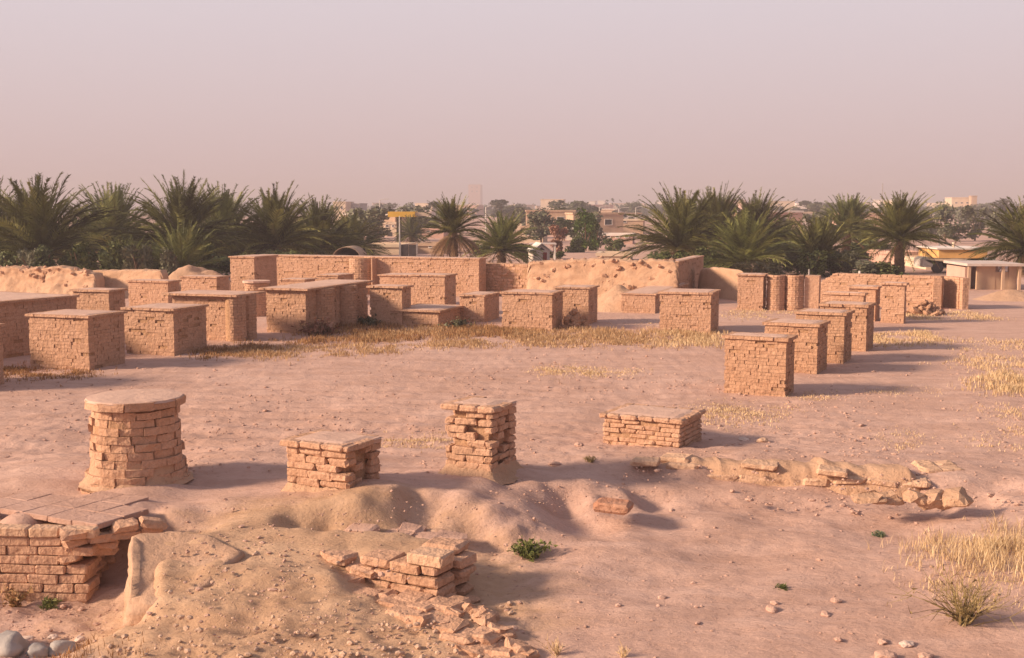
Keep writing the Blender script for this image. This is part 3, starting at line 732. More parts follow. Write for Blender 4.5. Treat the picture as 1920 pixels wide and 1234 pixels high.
# right back wall
def jag(f): return min(1, .45 + f * 2.6) if f < .22 else 1.0
wall_run('brick_wall', 'long lit wall with a broken sloping end, behind the far pillars of the receding row', 1516, 1762, 569, 579, 515, thick=.6, L=.26, h=.085, hmod=jag, cap=False, miss=.04, worn=False)
def niche():
    A = G(1762, 579); B = G(1812, 580); d = B - A; W = d.length; mid = (A + B) / 2
    Hh = solve(lambda s: proj(A + Vector((0, 0, s)))[1] - 516, 0, 8)
    t = thing('curved_brick_niche', 'shadowed curved niche with a lit end pier at the end of the long lit wall', 'niche', mid)
    mb = MB(); h = .09
    for k in range(-1, int(Hh / h)):
        for i in range(7):
            a0 = math.pi * (1 - i / 7) ; a1 = math.pi * (1 - (i + 1) / 7)
            x0, y0, x1, y1 = (W * .34 * math.cos(a0) - W * .1, .9 * math.sin(a0) + .1, W * .34 * math.cos(a1) - W * .1, .9 * math.sin(a1) + .1)
            nx, ny = math.cos((a0 + a1) / 2) * .3, math.sin((a0 + a1) / 2) * .3
            vs = [(x0, y0, k * h), (x1, y1, k * h), (x1 + nx, y1 + ny, k * h), (x0 + nx, y0 + ny, k * h)]
            vs = [(x + random.uniform(-.008, .008), y + random.uniform(-.008, .008), z) for x, y, z in vs]; vs += [(x, y, z + h - .008) for x, y, z in vs]
            mb.add(vs, [(0, 3, 2, 1), (4, 5, 6, 7), (0, 1, 5, 4), (1, 2, 6, 5), (2, 3, 7, 6), (3, 0, 4, 7)])
        for i in range(2):
            mb.box((W * .27 + i * W * .13, -.2, k * h), (W * .27 + (i + 1) * W * .13 - .01, .5, k * h + h - .008), .006)
    mb.build('brick_shaft', M['brick'], t)
niche()
def rubble(name, label, px0, px1, by, n, size, hgt, seedv, cat='rubble heap', m='brick_red'):
    random.seed(seedv); A, B = G(px0, by), G(px1, by); c = (A + B) / 2; rx = (B - A).length / 2
    t = thing(name, label, cat, c); mb = MB()
    for _ in range(n):
        u, v = random.gauss(0, .42), random.gauss(0, .4); q = max(0, 1 - math.hypot(u, v))
        mb.worn((u * rx, v * rx * .6 , q * hgt * random.random() + .02), (size * random.uniform(.6, 1.2), size * random.uniform(.5, .9), size * .4), random.uniform(0, 3), .02, .02, (random.uniform(-.7, .7), random.uniform(-.7, .7)))
    mb.build('brick_rubble', M[m], t); return t
rubble('brick_rubble_heap', 'small heap of broken bricks at the foot of the long lit wall', 1695, 1770, 590, 45, .28, .5, 11)
rubble('brick_rubble_heap', 'dark tumbled brick rubble on the side of the pink earth heap', 1162, 1200, 572, 40, .3, .9, 12)
rubble('brick_rubble_heap', 'brown rubble and scrub against the shaded side of the slotted block', 1050, 1105, 616, 60, .26, .6, 13)
random.seed(21)
slump_heap('earth_bank', 'low far bank of bare earth at the right edge below the shed', 1810, 1990, 562, 543, 1.2, 7.7)
#PART2
# ------------------------------------------------------------------ raised brick platform at the lower left
WD = Vector(((AXIS_VP - 960) / F * CP, 1, 0)).normalized(); UD = Vector((-WD.y, WD.x, 0)); ANG = math.atan2(-UD.y, -UD.x)
def platform():
    random.seed(31)
    A, B = G(-330, 984), G(143, 990); d = (B - A).normalized(); Wl = (B - A).length; rz = math.atan2(d.y, d.x)
    t = thing('brick_platform', 'brick retaining wall with pale cap bricks and a broken overhanging end', 'retaining wall', (B.x, B.y, 0), rz)
    h = .112; mb = MB(); mb.cur = 1; mb.box((-Wl, .06, -1.1), (-.12, .6, -.12)); mb.cur = 0
    for k in range(9):
        z = -.115 - (k + 1) * h; p = -Wl + (.2 if k % 2 else 0); end = random.choice((-.08, .06, .2, .12, -.16)) if k < 6 else .1
        while p < end - .12:
            q = min(p + .40 * random.uniform(.9, 1.08), end + random.uniform(-.03, .05)); o = random.uniform(-.015, .015)
            mb.worn(((p + q) / 2, .18 + o, z + h / 2), (q - p - .008, .36, h - .006), random.uniform(-.02, .02), .006, .01); p = q
        for i in range(3):                                     # ragged bricks of the broken end
            e = end + random.uniform(-.22, .12)
            mb.worn((e - .1, .5 + i * .3, z + h / 2 + .01), (.36, .3, h - .012), random.uniform(-.25, .25), .016, .02, (random.uniform(-.05, .05), random.uniform(-.08, .08)))
    mb.build('brick_face', [M['brick'], M['mortar']], t)
    cb = MB(); p = -Wl
    while p < -.05:
        q = p + .40 * random.uniform(.94, 1.05); cb.worn(((p + q) / 2, .06, -.06 + random.uniform(-.006, .006)), (q - p - .014, .18, .112), random.uniform(-.015, .015), .005, .01); p = q
    cb.build('brick_coping', M['brick_pale'], t)
    E = G(335, 965); L2 = (E - B).length; a2 = math.atan2((E - B).y, (E - B).x) - rz
    eb = MB(); p = .0
    while p < L2:
        for k in range(4 if p < L2 * .5 else 2):
            if random.random() < .15: continue
            u = p + random.uniform(-.05, .05); v = random.uniform(-.02, .12) + k * .05
            c = Vector((u * math.cos(a2) - v * math.sin(a2), u * math.sin(a2) + v * math.cos(a2), -.06 - k * .105))
            eb.worn(c, (.34 * random.uniform(.7, 1.1), .26, .1), a2 + random.uniform(-.35, .35), .02, .022, (random.uniform(-.1, .1), random.uniform(-.12, .12)))
        p += .3
    eb.build('brick_broken_edge', M['brick'], t)
    pv = MB(); loc = lambda P: Vector((P.x - B.x, P.y - B.y, 0))
    m = Matrix.Rotation(-rz, 3, 'Z')
    for i in range(-9, 6):                                     # paving of big square bricks behind the coping
        for j in range(0, 6):
            P = G(143, 985) + UD * (-(i) * .42) * -1 * -1 + WD * (j * .42 + .33)
            s = proj(P)
            if s[0] > 420 or s[1] < 925 or s[0] > 143 + (990 - s[1]) * 7.7 - 60 or s[0] > 262: continue
            e = max(0, abs(i + 1) - 3) * .022 + max(0, j - 2) * .020
            pv.worn(m @ loc(P) + Vector((0, 0, -.030 - e + random.uniform(-.003, .003))), (.412, .412, .07), ANG - rz, .003, .006)
    pv.build('brick_paving', M['ground'], t)
platform()

# ------------------------------------------------------------------ exposed brick courses in the mound, centre bottom
def ruined():
    random.seed(5)
    z0 = -.40; C = G(826, 1128, z0); rz = ANG
    t = thing('ruined_brick_wall', 'broken corner of brick courses sticking out of the mound, a loose brick lying on top', 'ruined wall', C, rz)
    mb = MB(); h = .118
    for k in range(-1, 3):
        p = 0.02 + random.uniform(-.02, .02); left = (-1.1, -.75, -.9, -1.0)[k + 1]
        x = 0 - (.0, .0, .02, .05, .09)[k + 1] - (0.0 if k % 2 else .0)
        first = True
        while x > left:
            wd = (.40 if not first or k % 2 else .22) * random.uniform(.92, 1.06); first = False
            mb.worn((x - wd / 2, .18 + random.uniform(-.02, .015), k * h + h / 2), (wd - .014, .36, h - .012), random.uniform(-.03, .03), .009, .016); x -= wd
        for i in range(1):
            mb.worn((-.17 + random.uniform(-.06, .05), .56 + i * .36, k * h + h / 2 - .02 * i), (.34, .33, h - .014), random.uniform(-.12, .12), .014, .02)
    mb.cur = 1; mb.box((-1.0, .12, -.3), (-.12, .75, 3 * h - .05), .02)
    mb.build('brick_courses', [M['brick'], M['mortar']], t)
    b = MB(); b.worn((-.20, .14, 3 * h + .06), (.42, .30, .112), .04, .005, .012); o = b.build('loose_brick', M['brick_pale'], None, C, rz)
    tag(o, 'pale loose brick lying on top of the broken brick corner', 'brick')
    b = MB(); b.worn((-.30, .62, 3 * h + .045), (.44, .34, .10), .1, .01, .02); o = b.build('loose_brick', M['brick'], None, C, rz)
    tag(o, 'earth-coated loose brick just behind the pale loose one on the broken corner', 'brick')
    # tumbled bricks down the slope to the right
    t2 = thing('brick_rubble_heap', 'tumbled half-buried bricks running down the slope from the broken corner', 'rubble heap', GH(900, 1170))
    mb = MB()
    for st in range(7):                                          # courses stepping down to the bottom edge
        f = st / 6; P0 = GH(812 + 150 * f, 1122 + 112 * f)
        for k in range(4 - st // 3):
            if random.random() < .15: continue
            P = P0 + UD * (k * .40 + random.uniform(-.06, .06)); z = H(P.x, P.y)
            mb.worn((P.x - t2.location.x, P.y - t2.location.y + random.uniform(-.03, .03), z - t2.location.z + .0 - .012 * k), (.38 * random.uniform(.75, 1.1), .32, .112), ANG + random.uniform(-.14, .14), .018, .03, (random.uniform(-.12, .1), random.uniform(-.06, .12)))
    for i in range(16):
        f = random.random(); P = GH(850 + 140 * f + random.uniform(-30, 20), 1112 + 125 * f + random.uniform(-14, 14)); q = random.uniform(.5, .9)
        mb.worn((P - t2.location) + Vector((0, 0, .01)), (.30 * q, .24 * q, .10), random.uniform(0, 3), .02, .03, (random.uniform(-.3, .3), random.uniform(-.3, .3)))
    mb.build('brick_rubble', M['brick'], t2)
    for i, (px, py, s, a) in enumerate(((672, 1018, .42, .1), (738, 1016, .40, -.15), (795, 1016, .42, .05), (845, 1018, .36, .4), (765, 1006, .34, .3))):
        d_ = 13.98 if py > 1010 else 14.2; P = Vector(((px - 960) / F * d_, d_, 0)); P.z = H(P.x, P.y); b = MB(); b.worn((0, 0, .03), (s, .28, .11), ANG + a, .016, .03, (.06, .05 * (i - 2)))
        o = b.build('fallen_brick', M['stone'], None, P)
        tag(o, ('fallen mud brick at the near end of the shaded hollow behind the broken corner', 'fallen mud brick lying flat in the middle of the shaded hollow', 'big fallen mud brick leaning in the hollow straight behind the loose bricks', 'slanted fallen mud brick at the far right end of the shaded hollow', 'small fallen mud brick lying behind the others in the shaded hollow')[i], 'brick', 'fallen bricks in the hollow')
    for i, (px, py, s, a) in enumerate(((765, 928, .44, .1), (838, 930, .46, -.1))):
        P = GH(px, py); b = MB(); b.worn((0, 0, .03), (s, .32, .09), ANG + a, .014, .025, (.05, .04))
        o = b.build('flat_brick', M['stone'], None, P)
        tag(o, ('flat brick in the crest of the mound right below the squat crumbling pillar', 'flat brick in the crest of the mound below the tall narrow pillar')[i], 'brick', 'bricks in the mound crest')
ruined()

def mud_block():
    random.seed(44); poly = [(229, 13.05, .0), (300, 13.2, .01), (380, 13.1, .0), (440, 12.6, -.05), (380, 12.0, -.22), (300, 11.7, -.32), (218, 11.75, -.34), (223, 12.1, -.21), (226, 12.5, -.09)]
    P = [Vector(((p - 960) / F * d, d, z + .02)) for p, d, z in poly]; c = sum(P, Vector()) / len(P); t = thing('mud_mass', 'steep-sided lump of eroded mud at the left end of the mound, facing the retaining wall', 'mud mass', (c.x, c.y, -.9))
    ring = []
    for a_, b_ in zip(P, P[1:] + P[:1]):
        n = max(2, int((b_ - a_).length / .07))
        for i in range(n): ring.append(a_.lerp(b_, i / n))
    N = len(ring); vs = []; L = 16
    for j in range(L + 1):
        v = j / L
        for q in ring:
            o = Vector((q.x - c.x, q.y - c.y, 0)).normalized(); z = q.z * v + (-1.0) * (1 - v)
            k = .055 * mnoise.noise((q.x * 2.5, q.y * 2.5, z * 3)) + .04 * mnoise.noise((q.x * 7, q.y * 7, z * 8)) + .018 * math.sin(z * 52 + 2 * mnoise.noise((q.x * 3, q.y * 3, 1))) * (v < .95)
            vs.append((q.x + o.x * (k + .10 * (1 - v)) - c.x, q.y + o.y * (k + .10 * (1 - v)) - c.y, z + .9 + .02 * mnoise.noise((q.x * 6, q.y * 6, j)) - (.03 if j == L else 0)))
    for r_, dz in ((.93, .0), (.75, .0), (.5, .0), (.25, .0)):
        for q in ring:
            x, y = c.x + (q.x - c.x) * r_, c.y + (q.y - c.y) * r_; z = q.z * r_ + (c.z - .0) * (1 - r_)
            vs.append((x - c.x, y - c.y, z + .9 + .035 * mnoise.noise((x * 3, y * 3, 4)) + .02 * mnoise.noise((x * 8, y * 8, 2)) - (.0 if r_ > .8 else .05)))
    vs.append((0, 0, c.z + .84)); mb = MB()
    mb.add(vs, [(j * N + i, j * N + (i + 1) % N, (j + 1) * N + (i + 1) % N, (j + 1) * N + i) for j in range(L + 4) for i in range(N)] + [((L + 4) * N + i, (L + 4) * N + (i + 1) % N, len(vs) - 1) for i in range(N)])
    mb.build('mud_body', M['mound'], t, smooth=True)
mud_block()

# ------------------------------------------------------------------ low brick kerb between the court and the hollow on the right
def kerb():
    random.seed(8)
    line = [(1190, 884), (1310, 890), (1430, 897), (1545, 903), (1730, 915)]
    pts = [G(x, y, -.16) for x, y in line]; o0 = pts[0]
    t = thing('low_brick_kerb', 'long low kerb of worn mud bricks dividing the court from the hollow', 'kerb', (o0.x, o0.y, 0)); mb = MB()
    N = 150; vs = []; Lx = pts[-1].x - pts[0].x
    for i in range(N + 1):                                       # eroded mud body
        f = i / N; x = pts[0].x + Lx * f; y = float(np.interp(x, [p.x for p in pts], [p.y for p in pts]))
        n0 = mnoise.noise((x * 1.7, 2.2, 0)); n1 = mnoise.noise((x * 5.5, 7.1, 0)); e = min(1, f * 8, (1 - f) * 20)
        top = (.10 if f > .66 else .02 + .03 * (f > .3)) + .07 * n0 + .04 * n1
        for j, (u, v) in enumerate(((-.24, 0), (-.17, .38), (-.11, .72), (-.04, .94), (.05, 1), (.25, 1.0), (.42, .96), (.6, .85), (.8, .5))):
            k = mnoise.noise((x * 3.1, j * .9, 5)) * .04 + mnoise.noise((x * 9, j * 1.3, 2)) * .022
            vs.append((x - o0.x, y - o0.y + u - k - .03 + .05 * n0, -.44 + (top + .44) * v * (.55 + .45 * e) + k * .5))
    mb.add(vs, [(i * 9 + j, (i + 1) * 9 + j, (i + 1) * 9 + j + 1, i * 9 + j + 1) for i in range(N) for j in range(8)])
    mb.build('mud_body', M['mudwall'], t, smooth=True); mb = MB()
    for k in range(2):
        for a, b in zip(pts, pts[1:]):
            d = b - a; n = max(1, round(d.length / .42)); an = math.atan2(d.y, d.x)
            for i in range(n):
                px = (a.x + d.x * (i + .5) / n); far = px > pts[3].x
                if random.random() < (.62 if not far else .12): continue
                z = (.03 if not far else .09) - .06 - k * .115 - (0 if far else .01)
                c = a + d * ((i + .5 + (.25 if k % 2 else 0)) / n) - o0
                mb.worn((c.x, c.y + .02 + random.uniform(-.04, .03) - .04 * k, z), (d.length / n - .008, .34, .108), an + random.uniform(-.05, .05), .016, .03, (random.uniform(-.08, .05), random.uniform(-.04, .04)))
    mb.build('brick_courses', M['brick_pale'], t, loc=(0, 0, 0))
    t = thing('brick_pier', 'crumbled end pier of the low kerb with stones slumped at its foot', 'pier', G(1770, 925, -.3))
    mb = MB()
    for k in range(5):
        for i in range(2):
            for j in range(2): mb.worn((-.12 + i * .30 + random.uniform(-.03, .03), .2 + j * .3, -.05 + k * .085), (.3, .3, .085), .1 + random.uniform(-.08, .08), .018, .025)
    mb.build('brick_courses', M['brick_pale'], t)
    for i, (px, py, sx, sy, sz, lab) in enumerate(((1625, 938, .26, .16, .10, 'flat slab of fallen mud below the middle of the kerb'), (1665, 940, .2, .16, .11, 'rounded lump of mud between the fallen slab and the kerb pier'),
            (1712, 938, .17, .15, .13, 'dark sided lump of mud beside the kerb pier'), (1750, 944, .27, .2, .17, 'biggest fallen lump, leaning on the foot of the kerb pier'), (1790, 940, .22, .2, .15, 'fallen lump at the right foot of the kerb pier'))):
        P = GH(px, py); b = MB(); b.worn((0, 0, sz * .35), (sx * 1.45, sy * 1.4, sz * 1.0), .3 * i, .03, .06, (.15 - .08 * i, .1 * (i % 3) - .1)); b.rock((sx * .5, -.03, sz * .1), (sx * .5, sy * .6, sz * .5), n=2); tag(b.build('mud_lump', M['mudwall'], None, P), lab, 'mud lump', 'lumps fallen from the kerb')
    for px, py, s, a, tl, lab in ((1425, 878, .50, .15, (.03, .05), 'flat brick with a shadowed end lying loose on the middle of the kerb'), (1268, 866, .46, -.05, (.02, -.04), 'thin brick lying on the kerb below the low square block'),
                             (1210, 872, .40, .2, (0, .02), 'half-buried brick at the near left end of the kerb'), (1560, 890, .42, .1, (.04, .06), 'loose brick behind the kerb where it steps up'), (1328, 829 , .0, 0, (0, 0), '')):
        if not s: continue
        P = GH(px, py); b = MB(); b.worn((0, 0, .05), (s, .3, .085), ANG + a, .01, .018, tl); tag(b.build('loose_brick', M['brick_pale'], None, P), lab, 'brick', 'loose bricks along the kerb')
    for px, py, s, mt, lab in ((1150, 950, .46, 'brick_rust', 'rust-red brick block with a dark end lying on the bank of the hollow'), (1212, 940, .30, 'brick_pale', 'smaller tilted brick beside the rust-red one')):
        P = GH(px, py); b = MB(); b.worn((0, 0, .015), (s, .34, .12), ANG + .12, .012, .02, (.03, .06)); tag(b.build('loose_brick', M[mt], None, P), lab, 'brick')
kerb()

# ------------------------------------------------------------------ stones and clods
def stones():
    random.seed(77)
    for px, py, r, mt, lab in ((18, 1218, .22, 'stone_grey', 'big smooth grey stone in the bottom left corner'), (70, 1226, .13, 'stone_grey', 'grey stone beside the big corner stone'),
            (118, 1222, .15, 'stone_grey', 'grey stone with a dark side, third from the corner'), (52, 1200, .08, 'pale_stone', 'small pale stone above the corner stones'),
            (150, 1200, .07, 'pale_stone', 'small pale stone at the edge of the mound above the grey ones'), (100, 1196, .06, 'pale_stone', 'little pale stone between the weeds and the grey stones'),
            (1700, 1210, .075, 'pale_stone', 'pale flat stone at the bottom right, below the dry bush'), (1655, 1205, .06, 'stone', 'brown stone next to the pale flat stone'),
            (1660, 1232, .10, 'stone', 'half-buried flat stone at the bottom edge'), (1735, 1232, .07, 'stone', 'reddish stone at the bottom edge beside the half-buried flat one'),
            (1448, 1145, .085, 'stone', 'brown clod alone on the smooth floor of the hollow'), (1548, 1153, .06, 'stone', 'small clod between the brown clod and the dry bush'), (1568, 1128, .06, 'stone', 'small dark clod above the other small one'),
            (1572, 1200, .045, 'stone', 'tiny clod left of the brown stone'), (1395, 826 + 0, .09, 'pale_stone', 'small pale stone in the shadow of the low square block'), (1430, 828, .11, 'brick_pale', 'flat pale stone right of the low square block'),
            (62, 940, .09, 'stone', 'upright clod on the paving behind the pale cap bricks'), (75, 940, .08, 'stone', 'second clod close beside the upright one on the paving'),
            (1600, 960, .05, 'stone', 'pebble on the floor below the fallen mud slab'), (1405, 938, .06, 'stone', 'clod under the middle of the kerb'), (1085, 835, .08, 'stone', 'clod left of the low square block'), (1040, 872, .09, 'stone', 'clod on the brink between the tall narrow pillar and the low block')):
        P = GH(px, py); b = MB(); b.rock((0, 0, r * .16), (r, r * .8, r * (.62 if mt == 'stone_grey' else .42)), rot=random.uniform(0, 3), n=3)
        tag(b.build('stone', M[mt], None, P, smooth=mt == 'stone_grey'), lab, 'stone')
    mb = MB(); n = 0
    while n < 7500:
        px, py = random.uniform(-60, 1980), 640 + 600 * random.random() ** 1.5
        if py < 700 and random.random() < .5: continue
        z = 0.0
        P = G(px, py, z)
        if P.y < 20: P = GH(px, py)
        k = mnoise.noise((P.x * .5, P.y * .35, 4)) + .6 * mnoise.noise((P.x * 1.4, P.y * 1.1, 9))
        if px > 980 and py > 960 and random.random() < .8: continue
        if px < 345 and 965 < py < 1135: continue
        if k < random.uniform(-.5, .55): continue
        r = min(.045, .0078 * math.exp(random.gauss(0, .55)) * (1 + (P.y - 10) * .05))
        hz = H(P.x, P.y) if P.y > 20 else P.z
        mb.rock((P.x, P.y, hz + r * .15), (r * random.uniform(.9, 1.6), r, r * random.uniform(.45, .8)), rot=random.uniform(0, 3), n=1); n += 1
    tag(mb.build('soil_clods', M['stone'], None), 'small clods and crumbs of earth strewn over the ground', kind='stuff')
    mb = MB(); random.seed(9)
    for _ in range(700):                                       # coarse rubble on the slumped mound
        px, py = random.uniform(150, 960), random.uniform(1030, 1240)
        if px < 190 + (1234 - py) * .35 or (px > 640 and py < 1120): continue
        P = GH(px, py); r = min(.035, .009 * math.exp(random.gauss(0, .5)) * (1 + max(0, py - 1080) * .005))
        mb.rock(P + Vector((0, 0, r * .2)), (r * 1.3, r, r * .75), rot=random.uniform(0, 3), n=1)
    tag(mb.build('mound_rubble', M['mound_clod'], None), 'crumbled earth and straw lumps on the slope of the mound', kind='stuff')
stones()

# ------------------------------------------------------------------ grass, weeds, shrubs
def blade(mb, x, y, z, hgt, wd, lean):
    a = random.uniform(0, 6.283); ca, sa = math.cos(a) * wd / 2, math.sin(a) * wd / 2
    b = random.uniform(0, 6.283); lx, ly = math.cos(b) * lean * hgt, math.sin(b) * lean * hgt
    mb.add([(x - ca, y - sa, z), (x + ca, y + sa, z), (x + lx * .35 + ca * .7, y + ly * .35 + sa * .7, z + hgt * .6), (x + lx * .35 - ca * .7, y + ly * .35 - sa * .7, z + hgt * .6), (x + lx, y + ly, z + hgt)], [(0, 1, 2, 3), (3, 2, 4)])
def patch(mb, poly, n, h0, h1, lean=.5, wd=.012, clump=.8, fall=True):
    P = [G(x, y) for x, y in poly]; xs = [p.x for p in P]; ys = [p.y for p in P]
    def inside(x, y):
        c = False; j = len(P) - 1
        for i in range(len(P)):
            if (P[i].y > y) != (P[j].y > y) and x < (P[j].x - P[i].x) * (y - P[i].y) / (P[j].y - P[i].y) + P[i].x: c = not c
            j = i
        return c
    k = 0; tries = 0; sd = random.uniform(0, 50)
    while k < n and tries < n * 40:
        tries += 1
        x, y = random.uniform(min(xs), max(xs)), random.uniform(min(ys), max(ys))
        x += random.gauss(0, .15) ; 
        if not inside(x, y): continue
        x += random.gauss(0, .28); y += random.gauss(0, .35)
        d = mnoise.noise((x * .9, y * .55, sd)) + .7 * mnoise.noise((x * 2.6, y * 2.1, sd + 3))
        if d * clump < random.uniform(-.45, .6): continue
        z = H(x, y); s = max(.4, 1 + d * .6)
        for _ in range(3):
            blade(mb, x + random.gauss(0, .04), y + random.gauss(0, .04), z - .01, random.uniform(h0, h1) * s * .62, wd * random.uniform(.6, 1.4), random.uniform(.1, lean)); k += 1
def grass():
    random.seed(15)
    def one(label, mt, parts):
        mb = MB()
        for p in parts: patch(mb, *p)
        tag(mb.build('dry_grass', M[mt], None), label, kind='stuff')
    one('golden dry grass strip along the foot of the blocks', 'grass', [
        ([(380, 668), (520, 672), (760, 660), (900, 650), (1360, 652), (1360, 636), (1100, 632), (900, 634), (700, 645), (500, 652)], 14000, .05, .17, .6, .018),
        ([(620, 640), (760, 642), (950, 632), (1340, 634), (1340, 622), (1000, 618), (760, 620)], 9000, .08, .24, .5, .018)])
    one('rust-brown dry weeds at the back edge of the grass strip', 'grass_red', [
        ([(420, 650), (700, 640), (1000, 628), (1000, 616), (760, 616), (690, 618), (600, 640), (500, 640)], 9000, .08, .24, .6, .018),
        ([(560, 630), (700, 632), (740, 615), (700, 608), (600, 612)], 3000, .1, .3, .5, .018), ([(390, 672), (500, 660), (480, 650), (390, 655)], 2500, .06, .2, .6, .02),
        ([(0, 708), (130, 712), (170, 700), (90, 694), (0, 690)], 2500, .05, .14, .7, .018), ([(0, 668), (60, 660), (60, 645), (0, 645)], 700, .05, .15, .6, .018)])
    one('pale straw tufts scattered over the right of the court', 'grass_pale', [
        ([(1020, 704), (1190, 702), (1180, 690), (1030, 690)], 2200, .03, .09, .6, .016), ([(735, 832), (830, 830), (820, 818), (745, 818)], 900, .04, .11, .6, .014),
        ([(1240, 650), (1340, 650), (1340, 622), (1240, 622)], 2500, .08, .25, .4, .018),
        ([(1640, 650), (1740, 645), (1800, 640), (1720, 622), (1640, 626)], 2600, .06, .2, .5, .018), ([(1850, 735), (1960, 740), (1960, 690), (1860, 690)], 3000, .08, .24, .5, .016),
        ([(1780, 690), (1960, 690), (1960, 640), (1800, 640)], 2200, .04, .14, .6, .016), ([(1650, 600), (1880, 600), (1860, 585), (1700, 585)], 2600, .05, .14, .6, .02),
        ([(1320, 790), (1440, 790), (1470, 752), (1330, 752)], 2400, .02, .08, .7, .014), ([(1640, 735), (1740, 735), (1740, 728), (1650, 728)], 300, .03, .08, .7, .014),
        ([(1480, 748), (1560, 745), (1550, 735), (1490, 738)], 400, .03, .08, .7, .014), ([(1860, 830), (1960, 830), (1960, 760), (1870, 770)], 1500, .03, .1, .7, .014),
        ([(1640, 830), (1740, 830), (1720, 805), (1650, 805)], 500, .02, .07, .7, .012), ([(1370, 600), (1520, 590), (1500, 575), (1370, 582)], 1500, .04, .12, .6, .02), ([(1150, 640), (1230, 640), (1230, 600), (1150, 600)], 500, .04, .1, .6, .016)])
    # tall clump at the right edge, its own thing
    mb = MB(); patch(mb, [(1735, 1000), (1960, 1005), (1960, 960), (1800, 955), (1760, 968)], 1900, .12, .36, .8, .009); patch(mb, [(1750, 1045), (1930, 1040), (1930, 1005), (1740, 1005)], 1100, .04, .14, .7, .008)
    tag(mb.build('dry_grass', M['grass_pale'], None), 'tall golden grass clump at the right edge below the kerb pier', kind='stuff')
    mb = MB(); patch(mb, [(0, 1135), (130, 1138), (200, 1125), (150, 1112), (0, 1108)], 900, .05, .16, .6, .008); tag(mb.build('dry_grass', M['grass_red'], None), 'brown weeds along the foot of the brick retaining wall', kind='stuff')
def bush(name, label, px, py, r, hgt, n, twig, leafm=None, ln=0, ls=.03, up=.5, seed=1, cat='shrub'):
    random.seed(seed); P = GH(px, py); t = thing(name, label, cat, P); mb = MB(); lf = MB()
    for _ in range(n):
        a = random.uniform(0, 6.283); e = random.uniform(up, 1.5); l = hgt * random.uniform(.55, 1.1) / max(.5, math.sin(e))
        pts = []; q = Vector((random.gauss(0, r * .12), random.gauss(0, r * .12), -.02)); d = Vector((math.cos(a) * math.cos(e), math.sin(a) * math.cos(e), math.sin(e)))
        for i in range(5):
            pts.append(q.copy()); q = q + d * l / 5; d = (d + Vector([random.gauss(0, .16) for _ in range(3)])).normalized()
        mb.tube(pts, .006, .002, 3)
        for _ in range(3):
            i = random.randint(1, 4); b = pts[i]; d2 = (d + Vector([random.gauss(0, .5) for _ in range(3)])).normalized(); mb.tube([b, b + d2 * l * .16, b + d2 * l * .3 + Vector((0, 0, .01))], .004, .0015, 3)
        for _ in range(ln):
            b = pts[random.randint(0, 4)] + Vector([random.gauss(0, ls) for _ in range(3)]); s = ls * random.uniform(.5, 1.2)
            v = [b + Vector([random.gauss(0, s) for _ in range(3)]) for _ in range(4)]; lf.add(v, [(0, 1, 2), (0, 2, 3)])
    mb.build('twigs', M[twig], t)
    if ln: lf.build('leaves', M[leafm], t)
    return t
grass()
bush('dry_bush', 'dry straggly bush of bare brown twigs at the bottom right', 1808, 1166, .34, .52, 75, 'twig', 'twig', 3, .012, .45, 3)
bush('green_weed', 'low green weed at the foot of the mound beside the smooth hollow', 990, 1035, .3, .14, 60, 'weed', 'weed', 10, .022, .15, 4, 'weed')
bush('green_weed', 'green weed below the block with half-round buttresses', 540, 612, .5, .2, 60, 'weed', 'weed', 12, .05, .3, 5, 'weed')
bush('green_weed', 'flat bluish weed on the open floor below the kerb', 1648, 1003, .3, .05, 40, 'weed', 'weed_blue', 8, .014, .1, 6, 'weed')
bush('green_weed', 'tiny dark weed alone on the smooth floor of the hollow', 1466, 1103, .1, .06, 24, 'weed', 'leaf', 8, .012, .2, 7, 'weed')
bush('dry_weed', 'sprig of yellow grass at the bottom edge of the hollow', 1045, 1228, .1, .2, 16, 'grass_pale', None, 0, .01, .8, 8, 'weed')
bush('dry_weed', 'second sprig of yellow grass at the bottom edge, further right', 1168, 1232, .1, .14, 14, 'grass_pale', None, 0, .01, .8, 9, 'weed')
bush('dry_weed', 'dark upright weed against the brick retaining wall', 28, 1132, .2, .2, 22, 'twig', 'grass_red', 8, .02, .6, 10, 'weed')
bush('green_weed', 'small green weed against the brick retaining wall', 95, 1136, .2, .09, 26, 'weed', 'weed', 9, .018, .2, 11, 'weed')
bush('dry_weed', 'brown weed on the brink right of the tall narrow pillar', 1105, 865, .2, .1, 26, 'twig', 'twig', 4, .012, .2, 12, 'weed')
bush('scrub_bush', 'dark scrub at the foot of the buttressed block', 600, 628, .8, .45, 70, 'twig', 'leaf_red', 8, .06, .3, 13)
bush('scrub_bush', 'grey scrub at the foot of the bench-like block', 860, 616, .5, .3, 50, 'twig', 'leaf_grey', 8, .05, .3, 14)
bush('scrub_bush', 'low scrub in front of the small block beside the tall one', 690, 610, .6, .25, 60, 'twig', 'leaf_grey', 10, .05, .2, 15)

